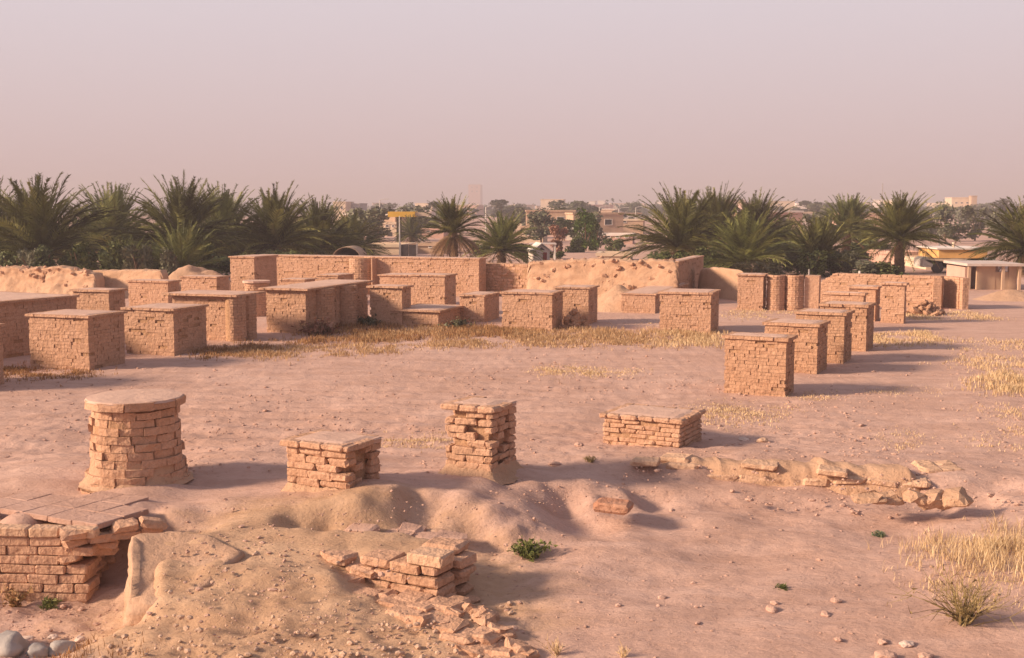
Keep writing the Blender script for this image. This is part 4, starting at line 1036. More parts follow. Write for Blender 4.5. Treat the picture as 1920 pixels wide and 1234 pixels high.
# ------------------------------------------------------------------ date palms
def frond(mb, org, az, el, Lf, droop, wid, n=44, curl=0.0):
    d = Vector((math.cos(az) * math.cos(el), math.sin(az) * math.cos(el), math.sin(el)))
    side = Vector((-math.sin(az), math.cos(az), 0)); side = (side + Vector((0, 0, random.uniform(-.4, .4)))).normalized()
    mb.tone = min(1, max(0, random.gauss(.5, .27))); p = Vector(org); N = n; step = Lf / N; path = [p.copy()]; dirs = [d.copy()]
    for i in range(N):
        f = i / N
        d = (d + Vector((0, 0, -droop * (0.35 + 1.5 * f) / N)) + side * curl / N).normalized()
        p = p + d * step; path.append(p.copy()); dirs.append(d.copy())
    for i in range(0, N, 4):                                     # rachis
        a, b = path[i], path[min(N, i + 4)]; r = .010 * (1 - i / N) + .002
        mb.add([a - side * r, a + side * r, b + side * r, b - side * r], [(0, 1, 2, 3)])
    for i in range(3, N + 1):
        f = i / N; up = side.cross(dirs[i]).normalized()
        if up.z < 0: up = -up
        l = wid * Lf * (math.sin(min(1, (f * 1.15)) * math.pi * .82 + .35)) * random.uniform(.8, 1.15)
        for s in (-1, 1):
            for _ in range(random.choice((1, 1, 2))):
                dv = (dirs[i] * random.uniform(.75, 1.2) + side * s * random.uniform(.5, .75) + up * random.uniform(-.1, .6)).normalized()
                b = path[i] - dirs[i] * step * random.random(); w_ = dirs[i] * .0085 + up * .004
                tip = b + dv * l + Vector((0, 0, -.16 * l))
                mb.add([b - w_, b + w_, tip], [(0, 1, 2)])
def palm_mesh(seed, n=62, dead=10, lo=-.25, droop=.9, wid=.24):
    random.seed(seed); g = MB(); dr = MB()
    for i in range(n):
        f = i / n; el = 1.5 - (1.5 - lo) * f ** 1.15 + random.uniform(-.12, .12)
        frond(g, (0, 0, random.uniform(-.02, .05)), i * 2.39996 + random.uniform(-.2, .2), el, random.uniform(.86, 1.08) * (.9 + .15 * f), droop * random.uniform(.6, 1.2), wid, curl=random.uniform(-.3, .3))
    for i in range(dead):
        frond(dr, (0, 0, -.06), i * 2.39996 + random.uniform(-.3, .3), random.uniform(-.55, -.1), random.uniform(.75, .95), random.uniform(.9, 1.6), wid * .75)
    return g, dr
PALM = [palm_mesh(s, n, d, lo, dr) for s, n, d, lo, dr in ((1, 104, 5, -.15, .85), (2, 96, 4, .0, .75), (3, 110, 6, -.25, 1.0), (4, 66, 70, .1, .9), (5, 56, 2, .45, .6))]
PCACHE = {}
def palm(label, px, py, r, kind, Y, mt='frond', group='date palms behind the ruins', trunk=True, rz=0.0):
    low = .08 if kind == 3 or 'trunk' in label.split(',')[0] else .30
    c = at(px, py + low * r, Y); s = r * Y / F * (1.0 + low) * 1.06
    t = thing('date_palm', label, 'palm', (c.x, c.y, 0), rz, group)
    key = (kind, mt)
    if key not in PCACHE:
        g, d = PALM[kind]; a = g.build('crown', M[mt], t); b = d.build('dead_fronds', M['frond_dry'], t); PCACHE[key] = (a, b)
    else:
        a, b = (o.copy() for o in PCACHE[key]); COL.objects.link(a); COL.objects.link(b); a.parent = t; b.parent = t
    random.seed(int(px * 7 + py)); tx, ty = random.gauss(0, .10), random.gauss(0, .10)
    for o in (a, b): o.scale = (s, s, s * random.uniform(.92, 1.08)); o.location = (0, 0, c.z); o.rotation_euler = (tx, ty, 0)
    tm = MB(); random.seed(int(px)); n = 9; pts = [(0.05 * math.sin(i), 0, -.3 + (c.z + .35) * i / n) for i in range(n + 1)]
    tm.tube(pts, .30, .26, 10)
    for i in range(70):                                          # old leaf bases
        a_ = i * 2.4; z = (c.z + .1) * (i / 70); rr = .27
        tm.add([(rr * math.cos(a_ - .25), rr * math.sin(a_ - .25), z), (rr * math.cos(a_ + .25), rr * math.sin(a_ + .25), z), ((rr + .13) * math.cos(a_), (rr + .13) * math.sin(a_), z + .22)], [(0, 1, 2)])
    tm.build('trunk', M['trunk'], t)
for i, a in enumerate((
    ('largest palm, its big fan of fronds filling the left edge', 85, 440, 122, 0, 66, 'frond'),
    ('palm cut by the picture\'s left edge, behind the largest palm', -25, 455, 110, 2, 72, 'frond'),
    ('palm standing back between the two biggest crowns of the left grove', 210, 432, 88, 1, 80, 'frond_pale'),
    ('second biggest palm of the left grove, tall upright fronds at its middle', 335, 432, 104, 2, 70, 'frond'),
    ('palm half hidden behind the right shoulder of the second biggest one', 420, 428, 84, 1, 82, 'frond_pale'),
    ('low young palm fanning out in front of the second biggest palm', 335, 492, 74, 4, 62, 'frond_pale'),
    ('low tuft of young palm fronds between the two biggest palms', 238, 500, 58, 4, 63, 'frond_pale'),
    ('palm above the square end pier of the tall back wall', 520, 436, 88, 0, 72, 'frond'),
    ('dark spreading palm right of the one above the end pier', 600, 446, 76, 2, 80, 'frond'),
    ('rightmost palm of the left grove, beside the cream house', 660, 452, 58, 2, 92, 'frond'),
    ('dark low palm filling the gap left of the end pier', 450, 470, 66, 1, 76, 'frond'),
    ('palm with a wide skirt of drooping brown dead fronds, alone in the centre', 850, 432, 66, 3, 74, 'frond'),
    ('slim palm with brownish lower fronds right of the skirted palm', 940, 452, 62, 0, 78, 'frond_pale'),
    ('small distant palm left of the skirted palm, near the yellow canopy', 772, 434, 30, 2, 130, 'frond'),
    ('palm at the left end of the right grove, above the eroded mud wall', 1272, 440, 92, 0, 70, 'frond'),
    ('dark crowned palm rising behind the left end of the right grove', 1350, 424, 74, 1, 82, 'frond'),
    ('palm in the middle of the right grove, behind the front one', 1425, 428, 72, 2, 84, 'frond'),
    ('low palm in front of the right grove, just above the fluted columns', 1398, 470, 82, 1, 64, 'frond_pale'),
    ('low palm right of the fluted columns, fronds reaching the sloping wall end', 1530, 478, 78, 0, 66, 'frond'),
    ('palm standing back between the fluted columns and the stout trunked palm', 1588, 434, 70, 1, 84, 'frond_pale'),
    ('palm with a stout dark trunk and arching fronds beside the ochre roofed house', 1688, 442, 92, 0, 68, 'frond'),
    ('shadowy palm filling the gap right of the largest palm', 160, 470, 84, 2, 88, 'frond'),
    ('shadowy palm crouched between the second biggest palm and the end pier palm', 425, 480, 80, 2, 90, 'frond'),
    ('shadowy palm low behind the right end of the left grove', 575, 474, 70, 2, 94, 'frond'),
    ('shadowy palm behind the leftmost trunk of the grove', 20, 478, 84, 1, 90, 'frond'),
    ('shadowy palm low at the left end of the right grove', 1330, 470, 74, 2, 92, 'frond'),
    ('shadowy palm low between the two front palms of the right grove', 1462, 476, 70, 2, 94, 'frond'),
    ('shadowy palm low left of the stout trunked palm', 1625, 474, 66, 2, 92, 'frond'),
    ('palm cut by the picture\'s right edge, above the shed', 1918, 446, 84, 2, 66, 'frond'))):
    palm(*a, rz=i * 1.3)

UNDER = True
# ------------------------------------------------------------------ broad-leaved trees and shrubs beyond
def crown_mesh(seed, n=900, blobs=12, size=.10, tall=1.0):
    """leaf clumps in a unit crown"""
    random.seed(seed); mb = MB(); bl = []
    for _ in range(blobs):
        a = random.uniform(0, 6.283); r = random.random() ** .6 * .36; z = random.uniform(-.36, .40) * tall
        bl.append((Vector((r * math.cos(a), r * math.sin(a), z)), random.uniform(.13, .27)))
    for _ in range(n):
        c, r = random.choice(bl); v = Vector([random.gauss(0, 1) for _ in range(3)]).normalized() * r * random.random() ** .35
        p = c + v; s = size * random.uniform(.5, 1.2)
        u = Vector([random.gauss(0, 1) for _ in range(3)]).normalized(); q = u.orthogonal().normalized()
        mb.add([p - u * s, p - q * s * .6, p + u * s, p + q * s * .6], [(0, 1, 2, 3)])
    return mb
TREES = [crown_mesh(41, 1100, 13, .07), crown_mesh(42, 1000, 10, .07, 1.3), crown_mesh(43, 900, 15, .07, .8), crown_mesh(44, 1300, 18, .06, 1.2)]
TCACHE = {}
def tree(name, label, px, top, base, wpx, kind, Y, mt, group=None, stem=.25):
    zt = at(px, top, Y).z; zb = at(px, base, Y).z; x = at(px, base, Y).x; w_ = wpx * Y / F; z0 = 0
    t = thing(name, label, 'tree', (x, Y, 0), random.uniform(0, 6), group); key = (kind, mt)
    if key in TCACHE: o = TCACHE[key].copy(); COL.objects.link(o); o.parent = t
    else: o = TREES[kind].build('crown', M[mt], t); TCACHE[key] = o
    hh = zt - zb; o.scale = (w_, w_, hh * (1.0 if kind in (0, 2) else .8)); o.location = (0, 0, (zt + zb) / 2)
    tm = MB(); tm.tube([(0, 0, -.3), (.05, 0, max(.4, zb * .6)), (0, .05, (zt + zb) / 2)], .05 + .02 * hh, .04, 6)
    for k in range(4): a = k * 1.6; tm.tube([(0, 0, max(.3, zb * .5 + .2)), (math.cos(a) * w_ * .16, math.sin(a) * w_ * .16, (zt + zb) / 2), (math.cos(a) * w_ * .28, math.sin(a) * w_ * .28, zb + hh * .7)], .03 + .012 * hh, .02, 5)
    tm.build('trunk', M['trunk'], t)
random.seed(58)
for px in list(range(-10, 640, 34)) + list(range(1200, 1670, 36)):
    Y = random.uniform(60, 66); hgt = random.uniform(.8, 1.7) + (.5 if px < 420 else 0); top = HORIZON - (hgt - CAM_H) / Y * F
    tree('palm_shrub', 'dark bushy shrub filling the foot of the palm groves', px + random.uniform(-10, 10), top, top + hgt * F / Y, random.uniform(46, 74), random.choice((0, 2)), Y, random.choice(('leaf', 'leaf', 'leaf_grey')), 'shrubs at the foot of the palms')
random.seed(61)
for a in (('broadleaf_tree', 'bright green leafy tree standing in front of the far houses', 1098, 392, 478, 52, 3, 105, 'leaf_bright'),
          ('broadleaf_tree', 'darker green tree pressed against the right side of the bright green one', 1118, 408, 478, 40, 1, 108, 'leaf'),
          ('twiggy_shrub', 'reddish brown twiggy shrub left of the bright green tree', 1048, 418, 480, 42, 1, 100, 'leaf_red'),
          ('broadleaf_tree', 'round green shrub between the reddish shrub and the bright green tree', 1078, 438, 478, 36, 0, 101, 'leaf'),
          ('broadleaf_tree', 'olive shrub in front of the pink long house', 1150, 446, 474, 44, 2, 104, 'leaf'),
          ('broadleaf_tree', 'dusty olive tree left of the reddish shrub', 1012, 405, 445, 50, 2, 150, 'leaf_grey'),
          ('broadleaf_tree', 'dusty tree behind the reddish shrub', 1055, 402, 436, 56, 0, 170, 'leaf_grey'),
          ('broadleaf_tree', 'low green hedge-like tree right of the white gabled shed', 1040, 470, 486, 40, 2, 88, 'leaf'),
          ('broadleaf_tree', 'dark shrub at the foot of the slim palm', 985, 455, 488, 50, 2, 86, 'leaf'),
          ('broadleaf_tree', 'green shrub at the foot of the skirted palm', 900, 455, 482, 46, 2, 84, 'leaf'),
          ('broadleaf_tree', 'tall feathery grey-green tree behind the ochre roofed house', 1772, 378, 452, 58, 3, 135, 'leaf_grey'),
          ('broadleaf_tree', 'second tall feathery tree, close to the palm at the right edge', 1828, 382, 455, 56, 1, 138, 'leaf_grey'),
          ('broadleaf_tree', 'tree in the gap between the stout trunked palm and the feathery trees', 1738, 392, 452, 44, 0, 150, 'leaf_grey'),
          ('broadleaf_tree', 'bushy tree behind the palm at the right edge', 1878, 392, 455, 60, 2, 150, 'leaf_grey'),
          ('broadleaf_tree', 'green shrub in front of the pink annex of the ochre roofed house', 1718, 492, 512, 34, 2, 78, 'leaf'),
          ('broadleaf_tree', 'dark tree behind the dark spreading palm of the left grove', 640, 400, 470, 80, 0, 112, 'leaf'),
          ('broadleaf_tree', 'dark tree in the shade between palms of the left grove', 280, 430, 505, 110, 2, 96, 'leaf'),
          ('broadleaf_tree', 'dark tree closing the grove behind the end pier', 480, 425, 500, 110, 2, 98, 'leaf'),
          ('broadleaf_tree', 'dark undergrowth tree below the largest palm', 140, 440, 505, 120, 2, 90, 'leaf'),
          ('broadleaf_tree', 'dark undergrowth tree filling the middle of the right grove', 1340, 430, 490, 120, 2, 92, 'leaf'),
          ('broadleaf_tree', 'dark undergrowth tree between the low palms of the right grove', 1470, 440, 500, 110, 2, 90, 'leaf'),
          ('broadleaf_tree', 'dark undergrowth tree left of the stout trunked palm', 1625, 450, 502, 80, 2, 88, 'leaf')):
    tree(*a)
for i in range(70):                                              # the far belt of trees
    px = 640 + 640 * (i / 45) if i < 45 else 1440 + 520 * ((i - 45) / 25); px += random.uniform(-8, 8)
    Y = random.choice((280, 360, 450, 560)) * random.uniform(.9, 1.1); hgt = random.uniform(3.2, 6.4)
    top = HORIZON - (hgt - CAM_H) / Y * F; tree('far_tree', 'hazy grey-green tree of the far belt below the horizon', px, top, top + hgt * F / Y * .8, hgt * random.uniform(.8, 1.5) * F / Y, i % 4, Y, 'leaf_grey', 'trees of the far belt')
for i in range(36):                                              # bushes and small trees among the houses
    px = random.choice((random.uniform(690, 840), random.uniform(960, 1200), random.uniform(960, 1200), random.uniform(1730, 1930), random.uniform(1440, 1620)))
    Y = random.uniform(125, 270); hgt = random.uniform(2.0, 4.4)
    top = HORIZON - (hgt - CAM_H) / Y * F; tree('town_tree', 'dusty bushy tree among the flat-roofed houses beyond the ruins', px, top, top + hgt * F / Y * .95, hgt * random.uniform(.9, 1.7) * F / Y, i % 4, Y, random.choice(('leaf_grey', 'leaf_grey', 'leaf_grey', 'leaf')), 'trees among the town houses')
def treeline():
    random.seed(90); mb = MB()
    for i in range(260):
        Y = random.uniform(520, 1150); x = random.uniform(-.5, .5) * Y; hgt = random.uniform(4, 8)
        for _ in range(46):
            p = Vector((x + random.gauss(0, 3.2), Y + random.gauss(0, 3), abs(random.gauss(.45, .28)) * hgt)); s = random.uniform(.5, 1.1)
            u = Vector([random.gauss(0, 1) for _ in range(3)]).normalized(); q = u.orthogonal().normalized(); mb.add([p - u * s, p - q * s, p + u * s, p + q * s], [(0, 1, 2, 3)])
    tag(mb.build('far_woods', M['leaf_grey'], None), 'hazy mass of far-off trees along the horizon', kind='stuff')
treeline()

# ------------------------------------------------------------------ houses, sheds, poles
def house(name, label, x0, x1, top, Y, mt, depth=None, wins=(), roof=None, par=.25, group=None, cat='house', door=None, base=0.0, rz=None):
    a, b = at(x0, top, Y), at(x1, top, Y); W = b.x - a.x; Hh = a.z; D = depth or max(3, W * .7)
    t = thing(name, label, cat, ((a.x + b.x) / 2, Y, 0), R(-9) if rz is None else rz, group)
    k = W / 2 / (x1 - x0) * 2
    mb = MB(); mb.box((-W / 2, 0, -.3), (W / 2, D, Hh - par)); mb.build('wall', M[mt], t)
    rb = MB(); e = .12; z0, z1 = Hh - par, Hh                     # parapet round a flat roof
    rb.box((-W / 2 - e, -e, z0 + .003), (W / 2 + e, .22, z1)); rb.box((-W / 2 - e, D - .22, z0 + .003), (W / 2 + e, D + e, z1))
    rb.box((-W / 2 - e, .222, z0 + .003), (-W / 2 + .2, D - .222, z1)); rb.box((W / 2 - .2, .222, z0 + .003), (W / 2 + e, D - .222, z1)); rb.box((-W / 2 + .202, .224, z0 + .003), (W / 2 - .202, D - .224, z0 + .06))
    rb.build('roof', M[roof or mt], t)
    for (u, v, ww, wh) in wins:                                   # fractions of the front
        cx, cz = -W / 2 + u * W, v * Hh; w2, h2 = ww * W / 2, wh * Hh / 2
        fm = MB(); f = .07
        fm.box((cx - w2 - f, -.06, cz - h2 - f), (cx - w2, .02, cz + h2 + f)); fm.box((cx + w2, -.06, cz - h2 - f), (cx + w2 + f, .02, cz + h2 + f))
        fm.box((cx - w2, -.058, cz + h2), (cx + w2, .02, cz + h2 + f)); fm.box((cx - w2, -.10, cz - h2 - f), (cx + w2, .02, cz - h2))
        fo = fm.build('window', M['white'], t); pm = MB(); pm.box((cx - w2, -.015, cz - h2), (cx + w2, .018, cz + h2)); pm.build('pane', M['glass'], fo)
    if door:
        u, ww, wh, dm = door; dm_ = MB(); dm_.box((-W / 2 + u * W - ww * W / 2, -.04, -.1), (-W / 2 + u * W + ww * W / 2, .02, wh * Hh)); dm_.build('door', M[dm], t)
    return t
house('house', 'tall cream house block above the right end of the left grove', 624, 648, 378, 330, 'cream', 8, ((.3, .7, .16, .14), (.7, .7, .16, .14)))
house('house', 'grey concrete block beside the tall cream one', 651, 674, 381, 335, 'grey', 8, ((.25, .75, .14, .12), (.55, .75, .14, .12), (.82, .75, .14, .12)))
house('house', 'cream two-storey house between the left grove and the yellow canopy', 715, 746, 417, 160, 'cream', 5, ((.35, .74, .2, .14), (.72, .74, .12, .12)), door=(.5, .3, .3, 'dark'))
house('house', 'low flat house with a pale slab roof left of the cream two-storey house', 700, 734, 410, 185, 'tan', 5, ((.4, .8, .2, .1),), roof='white')
house('mud_house', 'long low mud house behind the middle of the tall back wall', 655, 752, 458, 96, 'cream', 5, (), roof='cream')
house('mud_house', 'low tan mud house behind the skirted palm', 782, 832, 456, 98, 'tan', 4, ((.5, .7, .1, .2),))
house('house', 'tan house with a pale ledge between the small distant palm and the skirted palm', 790, 832, 428, 150, 'pink', 5, ((.3, .7, .16, .14), (.75, .7, .12, .14)))
house('house', 'pale low house right of the yellow canopy', 752, 790, 422, 170, 'tan', 5, ((.5, .75, .2, .12),))
house('house', 'pink house with arched veranda among the far trees, above the slim palm', 990, 1026, 396, 240, 'pink', 7, ((.25, .75, .2, .2), (.6, .75, .2, .2)), roof='cream')
house('house', 'pale garden wall house below the pink veranda house', 962, 1000, 412, 210, 'cream', 6, ())
house('house', 'small tan house right of the slim palm', 976, 1006, 424, 150, 'tan', 4, ((.5, .8, .2, .12),))
house('house', 'low cream house under the small tan one', 970, 1018, 434, 130, 'cream', 4, ((.4, .75, .1, .16),))
house('house', 'grey-purple house with a dark recess behind the bright green tree', 1058, 1088, 418, 165, 'grey', 5, ((.4, .7, .3, .14),), roof='white')
house('house', 'pale house showing between the reddish shrub and the bright tree', 1062, 1092, 428, 140, 'white', 4, ((.5, .85, .4, .08),))
house('house', 'pink long house left of the right grove', 1130, 1186, 438, 125, 'pink', 4, ((.2, .7, .1, .16), (.5, .7, .1, .16), (.8, .7, .1, .16)), roof='white')
house('house', 'tan house with a dark window above the pink long house', 1160, 1206, 411, 175, 'tan', 5, ((.2, .82, .22, .1),), roof='cream')
house('house', 'pale house front left of the tan one with the dark window', 1122, 1158, 420, 180, 'cream', 5, ((.4, .8, .12, .1),))
house('mud_house', 'low mud house just over the crest of the eroded mud wall', 1120, 1182, 474, 84, 'cream', 3, ())
house('house', 'bright white far house right of the bright green tree\'s top', 1104, 1116, 377, 620, 'white', 8)
house('house', 'second bright white far house, a little further right', 1121, 1134, 376, 640, 'white', 8)
house('house', 'far cream house over the middle of the right grove', 1448, 1490, 377, 520, 'cream', 12, ((.3, .8, .1, .06), (.7, .8, .1, .06)))
house('house', 'far white house right of the cream one over the right grove', 1494, 1522, 381, 480, 'white', 10)
house('apartment_building', 'far cream apartment building behind the feathery trees', 1786, 1826, 370, 420, 'cream', 12, ((.2, .75, .1, .06), (.45, .75, .1, .06), (.7, .75, .1, .06)), cat='building')
house('apartment_building', 'narrow brown tower attached to the far cream apartment building', 1822, 1832, 367, 415, 'tan', 4, cat='building')
house('house', 'far long white house between the apartment building and the right palm', 1834, 1880, 382, 430, 'white', 10)
house('tower_block', 'tall ghostly tower block standing alone above the far skyline', 878, 901, 346, 1500, 'pink', 14, ((.3, .9, .12, .04), (.7, .9, .12, .04), (.3, .75, .12, .04), (.7, .75, .12, .04)), cat='building')
FARH = 'tiny far houses of the hazy skyline'
random.seed(101)
for i in range(64):
    px = random.uniform(620, 1920); Y = random.uniform(450, 1000); w_ = random.uniform(6, 12) * F / Y; hh = random.uniform(3.5, 8.5)
    house('far_house', 'tiny pale house of the hazy skyline', px - w_ / 2, px + w_ / 2, HORIZON - (hh - CAM_H) / Y * F, Y, random.choice(('cream', 'white', 'tan', 'pink', 'cream')), random.uniform(6, 10), ((.5, .7, .2, .12),), group=FARH, rz=random.uniform(-.5, .3))
random.seed(205)
for i in range(22):
    px = random.choice((random.uniform(680, 840), random.uniform(960, 1200), random.uniform(960, 1200), random.uniform(1440, 1620))); Y = random.uniform(150, 330); w_ = random.uniform(4, 9) * F / Y; hh = random.uniform(2.6, 3.8)
    house('town_house', 'low flat-roofed house among dusty trees beyond the ruins', px - w_ / 2, px + w_ / 2, HORIZON - (hh - CAM_H) / Y * F, Y, random.choice(('cream', 'white', 'tan', 'pink', 'tan')), random.uniform(4, 7), ((.25, .6, .14, .22), (.7, .6, .14, .22)), roof=random.choice(('cream', 'tan', 'white')), group='low houses among the dusty trees', rz=random.uniform(-.4, .2))
# yellow canopy on posts
def canopy():
    Y = 132; a, b = at(727, 397, Y), at(778, 407, Y); W = b.x - a.x; t = thing('canopy', 'yellow edged flat canopy on a dark post beside the cream two-storey house', 'canopy', (a.x + W / 2, Y, 0))
    m = MB(); m.box((-W / 2, 0, b.z), (W / 2, 4, a.z)); m.build('fascia', M['yellow'], t)
    m = MB(); m.box((W / 2 + .01, .2, b.z + .1), (W / 2 + 1.6, 3.8, a.z - .1)); m.build('roof_slab', M['cream'], t)
    for x in (-W * .14, W * .42):
        m = MB(); m.box((x - .28, 1.4, -.2), (x + .28, 2.0, b.z - .003)); m.build('post', M['dark'], t)
canopy()
def shed():
    Y = 76; a, b = at(622, 463, Y), at(676, 478, Y); W = b.x - a.x; t = thing('vaulted_shelter', 'dark mouthed vaulted shelter below the right end of the left grove', 'shelter', (a.x + W / 2, Y, 0))
    m = MB(); n = 12; vs = []
    for y in (0, 3.5):
        for r_ in (1, .95):
            for k in range(n + 1):
                q = math.pi * k / n; vs.append((-W / 2 * r_ * math.cos(q), y, b.z - .25 + (a.z - b.z + .25) * r_ * math.sin(q)))
    k1 = n + 1; fs = []
    for k in range(n): fs += [(k, k + 1, k1 + k + 1, k1 + k), (k, 2 * k1 + k, 2 * k1 + k + 1, k + 1), (k1 + k, k1 + k + 1, 3 * k1 + k + 1, 3 * k1 + k), (2 * k1 + k, 3 * k1 + k, 3 * k1 + k + 1, 2 * k1 + k + 1)]
    m.add(vs, fs); m.build('vault', M['tan'], t)
    m = MB(); m.box((-W / 2 * .9, 3.2, -.2), (W / 2 * .9, 3.3, b.z + .3)); m.build('back_wall', M['dark'], t)
    for s in (-1, 1): m = MB(); m.box((s * W / 2 * .94 - .12, .1, -.2), (s * W / 2 * .94 + .12, 3.1, b.z - .24)); m.build('side_wall', M['cream'], t)
shed()
def gabled():
    Y = 80; a, b = at(1000, 458, Y), at(1031, 486, Y); W = b.x - a.x; z = a.z; zb = at(1000, 470, Y).z
    t = thing('white_shed', 'little white gabled shed with a dark gable window and a red door', 'shed', (a.x + W / 2, Y, 0), R(8))
    m = MB(); D = 2.2; m.add([(-W / 2, 0, -.2), (W / 2, 0, -.2), (W / 2, 0, zb), (0, 0, z - .06), (-W / 2, 0, zb), (-W / 2, D, -.2), (W / 2, D, -.2), (W / 2, D, zb), (0, D, z - .06), (-W / 2, D, zb)],
        [(0, 1, 2, 3, 4), (9, 8, 7, 6, 5), (1, 6, 7, 2), (5, 0, 4, 9), (2, 7, 8, 3), (4, 3, 8, 9)]); m.build('wall', M['white'], t)
    for s in (-1, 1):
        m = MB(); m.add([(s * (W / 2 + .15), -.2, zb - .1), (0, -.2, z + .02), (0, D + .2, z + .02), (s * (W / 2 + .15), D + .2, zb - .1), (s * (W / 2 + .15), -.2, zb - .03), (0, -.2, z + .09), (0, D + .2, z + .09), (s * (W / 2 + .15), D + .2, zb - .03)], [(0, 1, 2, 3), (4, 5, 6, 7), (0, 1, 5, 4), (1, 2, 6, 5), (2, 3, 7, 6), (3, 0, 4, 7)]); m.build('roof_panel', M['white'], t)
    m = MB(); m.add([(-W * .2, -.02, zb + .03), (W * .2, -.02, zb + .03), (0, -.02, z - .2), (-W * .2, .05, zb + .03), (W * .2, .05, zb + .03), (0, .05, z - .2)], [(0, 1, 2), (5, 4, 3), (0, 3, 4, 1), (1, 4, 5, 2), (2, 5, 3, 0)]); m.build('window', M['glass'], t)
    m = MB(); m.box((W * .08, -.03, -.1), (W * .32, .03, zb - .12)); m.build('door', M['door_red'], t)
    Y = 82; a, b = at(995, 456, Y), at(1046, 461, Y); t = thing('flat_canopy', 'thin pinkish sheet canopy behind the little white shed', 'canopy', ((a.x + b.x) / 2, Y + 2.5, 0)); W = b.x - a.x
    m = MB(); m.box((-W / 2, 0, b.z), (W / 2, 2.5, b.z + .08)); m.build('roof_sheet', M['sheet'], t)
    for x in (-W * .45, W * .45):
        for y in (.1, 2.4): m = MB(); m.tube([(x, y, -.2), (x, y, b.z - .003)], .05, .05, 6); m.build('post', M['pole'], t)
gabled()
# ochre roofed house and shed on the right
t = house('house', 'low cream house with a broad ochre parapet, behind the curved niche', 1738, 1850, 486, 72, 'cream', 6, ((.22, .66, .06, .16), (.45, .86, .05, .12), (.55, .86, .05, .12), (.68, .86, .05, .12), (.8, .86, .05, .12)), roof='cream', rz=R(-4))
def ochre():
    Y = 72.8; a, b = at(1760, 468, Y), at(1848, 485, Y); W = b.x - a.x
    m = MB(); m.box((a.x - t.location.x, .85, b.z + .02), (b.x - t.location.x, 5.4, a.z)); m.build('upper_storey', M['orange'], t)
    m = MB(); m.box((a.x - t.location.x - .15, .7, a.z + .003), (b.x - t.location.x + .15, 5.5, a.z + .09)); m.build('roof_edge', M['white'], t)
    m = MB(); x = at(1797, 460, Y).x - t.location.x; m.tube([(x, 2, a.z + .1), (x, 2, a.z + .42)], .09, .09, 8); m.build('chimney', M['cream'], t)
ochre()
house('house', 'pink annex left of the ochre parapet house, half hidden by the stout trunked palm', 1686, 1738, 472, 78, 'pink', 5, ((.35, .8, .1, .16),), rz=R(6))
def lean():
    Y = 54; a, b = at(1815, 494, Y), at(1912, 502, Y); W = b.x - a.x
    t = thing('open_shed', 'long open shed with a pale flat roof, dark inside, at the right behind the niche', 'shed', ((a.x + b.x) / 2, Y, 0), R(-3))
    m = MB(); m.box((-W / 2 - .1, -.3, b.z + .08), (W / 2 + .1, 3.2, a.z)); m.build('roof_slab', M['sheet'], t)
    m = MB(); m.box((-W / 2, 2.8, -.2), (W / 2, 3.0, b.z - .003)); m.box((-W / 2, .3, -.2), (-W / 2 + .2, 2.797, b.z - .003)); m.build('wall', M['pink'], t)
    m = MB(); m.box((-W * .30, .1, -.2), (W * .05, .25, b.z + .077)); m.box((W * .052, .12, -.2), (W * .30, .25, b.z * .8)); m.box((W * .302, .1, -.2), (W * .46, .25, b.z + .077)); m.build('front_wall', M['tan'], t)
    for x in (-W * .48, .16 * W, W * .47): m = MB(); m.box((x - .06, -.2, -.2), (x + .06, -.08, b.z + .077)); m.build('post', M['tan'], t)
lean()
def van():
    Y = 68; a, b = at(1783, 500, Y), at(1815, 515, Y); W = b.x - a.x; z = a.z
    t = thing('parked_car', 'white car parked beside the ochre parapet house, mostly hidden by the niche', 'car', (a.x + W / 2, Y, 0))
    L = 2.1; m = MB(); prof = [(-L, .35), (-L, .8), (-L * .9, .92), (-L * .5, z * .72), (-L * .25, z), (L * .5, z), (L * .85, z * .72), (L, .85), (L, .35)]
    vs = [(x, y, q) for y in (0, 1.65) for x, q in prof]; n = len(prof)
    m.add(vs, [tuple(range(n)), tuple(range(2 * n - 1, n - 1, -1))] + [(i, n + i, n + (i + 1) % n, (i + 1) % n) for i in range(n)]); m.build('body', M['white'], t)
    m = MB(); m.box((-L * .22, -.012, z * .72), (L * .55, .01, z * .93)); m.build('window', M['glass'], t)
    for x in (-L * .6, L * .6): m = MB(); m.tube([(x, -.04, .33), (x, .2, .33)], .33, .33, 14); m.build('wheel', M['dark'], t)
van()
def fence():
    Y = 70; a, b = at(1610, 491, Y), at(1668, 491, Y); W = b.x - a.x; t = thing('plank_fence', 'dark weathered plank fence left of the stout palm trunk', 'fence', ((a.x + b.x) / 2, Y, 0)); m = MB(); x = -W / 2
    while x < W / 2: m.box((x, 0, -.2), (x + .13, .04, a.z + random.uniform(-.12, .04)), .01); x += .15
    m.build('plank_panel', M['wood'], t)
    m = MB(); m.box((-W / 2, .045, .4), (W / 2, .1, .5)); m.box((-W / 2, .045, a.z - .4), (W / 2, .1, a.z - .3)); m.build('rail', M['wood'], t)
    Y = 90; a, b = at(752, 459, Y), at(780, 459, Y); W = b.x - a.x; t = thing('metal_gate', 'dark metal gate behind the tall back wall, right of the pale pole', 'gate', ((a.x + b.x) / 2, Y, 0)); m = MB(); m.box((-W / 2, 0, 0), (-.02, .06, a.z)); m.box((.02, 0, 0), (W / 2, .06, a.z)); m.build('gate_leaf', M['dark'], t)
    m = MB(); m.box((-W / 2 - .12, -.05, -.2), (-W / 2 - .01, .1, a.z + .1)); m.box((W / 2 + .01, -.05, -.2), (W / 2 + .12, .1, a.z + .1)); m.build('gate_post', M['grey'], t)
fence()
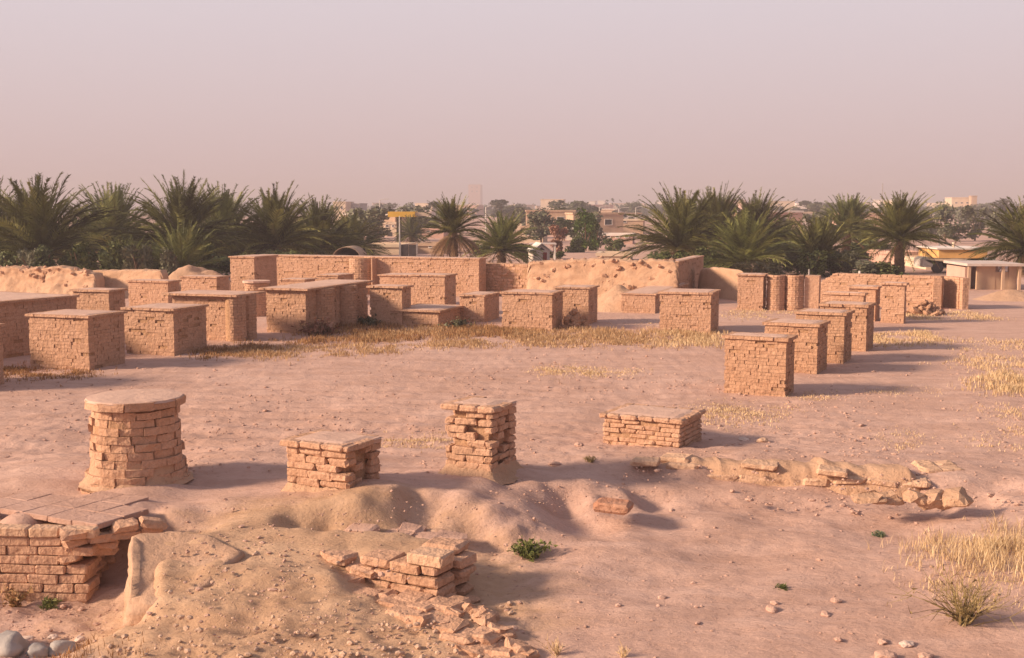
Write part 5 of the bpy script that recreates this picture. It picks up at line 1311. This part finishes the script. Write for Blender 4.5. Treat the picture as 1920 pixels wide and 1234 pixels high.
def pole(label, px, top, Y, r=.09, name='lamp_pole', arm=True, mt='pole'):
    p = at(px, top, Y); t = thing(name, label, 'pole', (p.x, Y, 0)); m = MB(); m.tube([(0, 0, -.3), (0, 0, p.z * .5), (0, 0, p.z)], r, r * .6, 8); m.build('shaft', M[mt], t)
    if arm: m = MB(); m.tube([(0, 0, p.z - .1), (.5, 0, p.z + .12), (1.1, 0, p.z + .15)], r * .45, r * .35, 6); m.box((.9, -.14, p.z + .1), (1.6, .14, p.z + .2)); m.build('lamp_arm', M[mt], t)
pole('thin pale pole rising in front of the canopy\'s dark post', 749, 405, 92, .07, arm=False)
pole('pale lamp pole left of the yellow canopy', 712, 375, 200, .12)
pole('pale lamp pole right of the skirted palm', 911, 388, 190, .14)
pole('lamp pole right of the bright green tree', 1124, 388, 185, .10)
pole('lamp pole above the tan house with the dark window', 1160, 391, 190, .10)
pole('slim lamp pole left of the right grove', 1192, 389, 190, .09)
pole('slim lamp pole above the reddish shrub', 1047, 390, 190, .09)
pole('tall lone mast rising high above the right grove', 1655, 344, 420, .28, 'mast', False, 'grey')
pole('short white post behind the sloping wall end', 1517, 505, 62, .06, 'post', False)
pole('stubby white post on the long lit wall', 1612, 508, 61, .1, 'post', False)
pole('pale post right of the feathery trees', 1762, 440, 85, .07, 'post', False)

# ------------------------------------------------------------------ dusty air
def haze():
    mb = MB(); mb.box((-3800, -60, -3), (3800, 4700, 32))
    m = bpy.data.materials.new('dust_haze'); m.use_nodes = True; n = m.node_tree.nodes; n.clear(); o = n.new('ShaderNodeOutputMaterial'); v = n.new('ShaderNodeVolumePrincipled')
    v.inputs['Color'].default_value = (0.80, 0.72, 0.80, 1); v.inputs['Density'].default_value = HAZE; v.inputs['Anisotropy'].default_value = 0.0
    m.node_tree.links.new(v.outputs[0], o.inputs['Volume'])
    tag(mb.build('haze', m, None), 'pale pink dust haze fading the far town', kind='stuff')
HAZE = 0.0011
haze()
for o in SC.objects:                                             # walls and kerbs here are things too
    if o.parent is None and 'category' in o and 'kind' not in o: o['kind'] = 'thing'
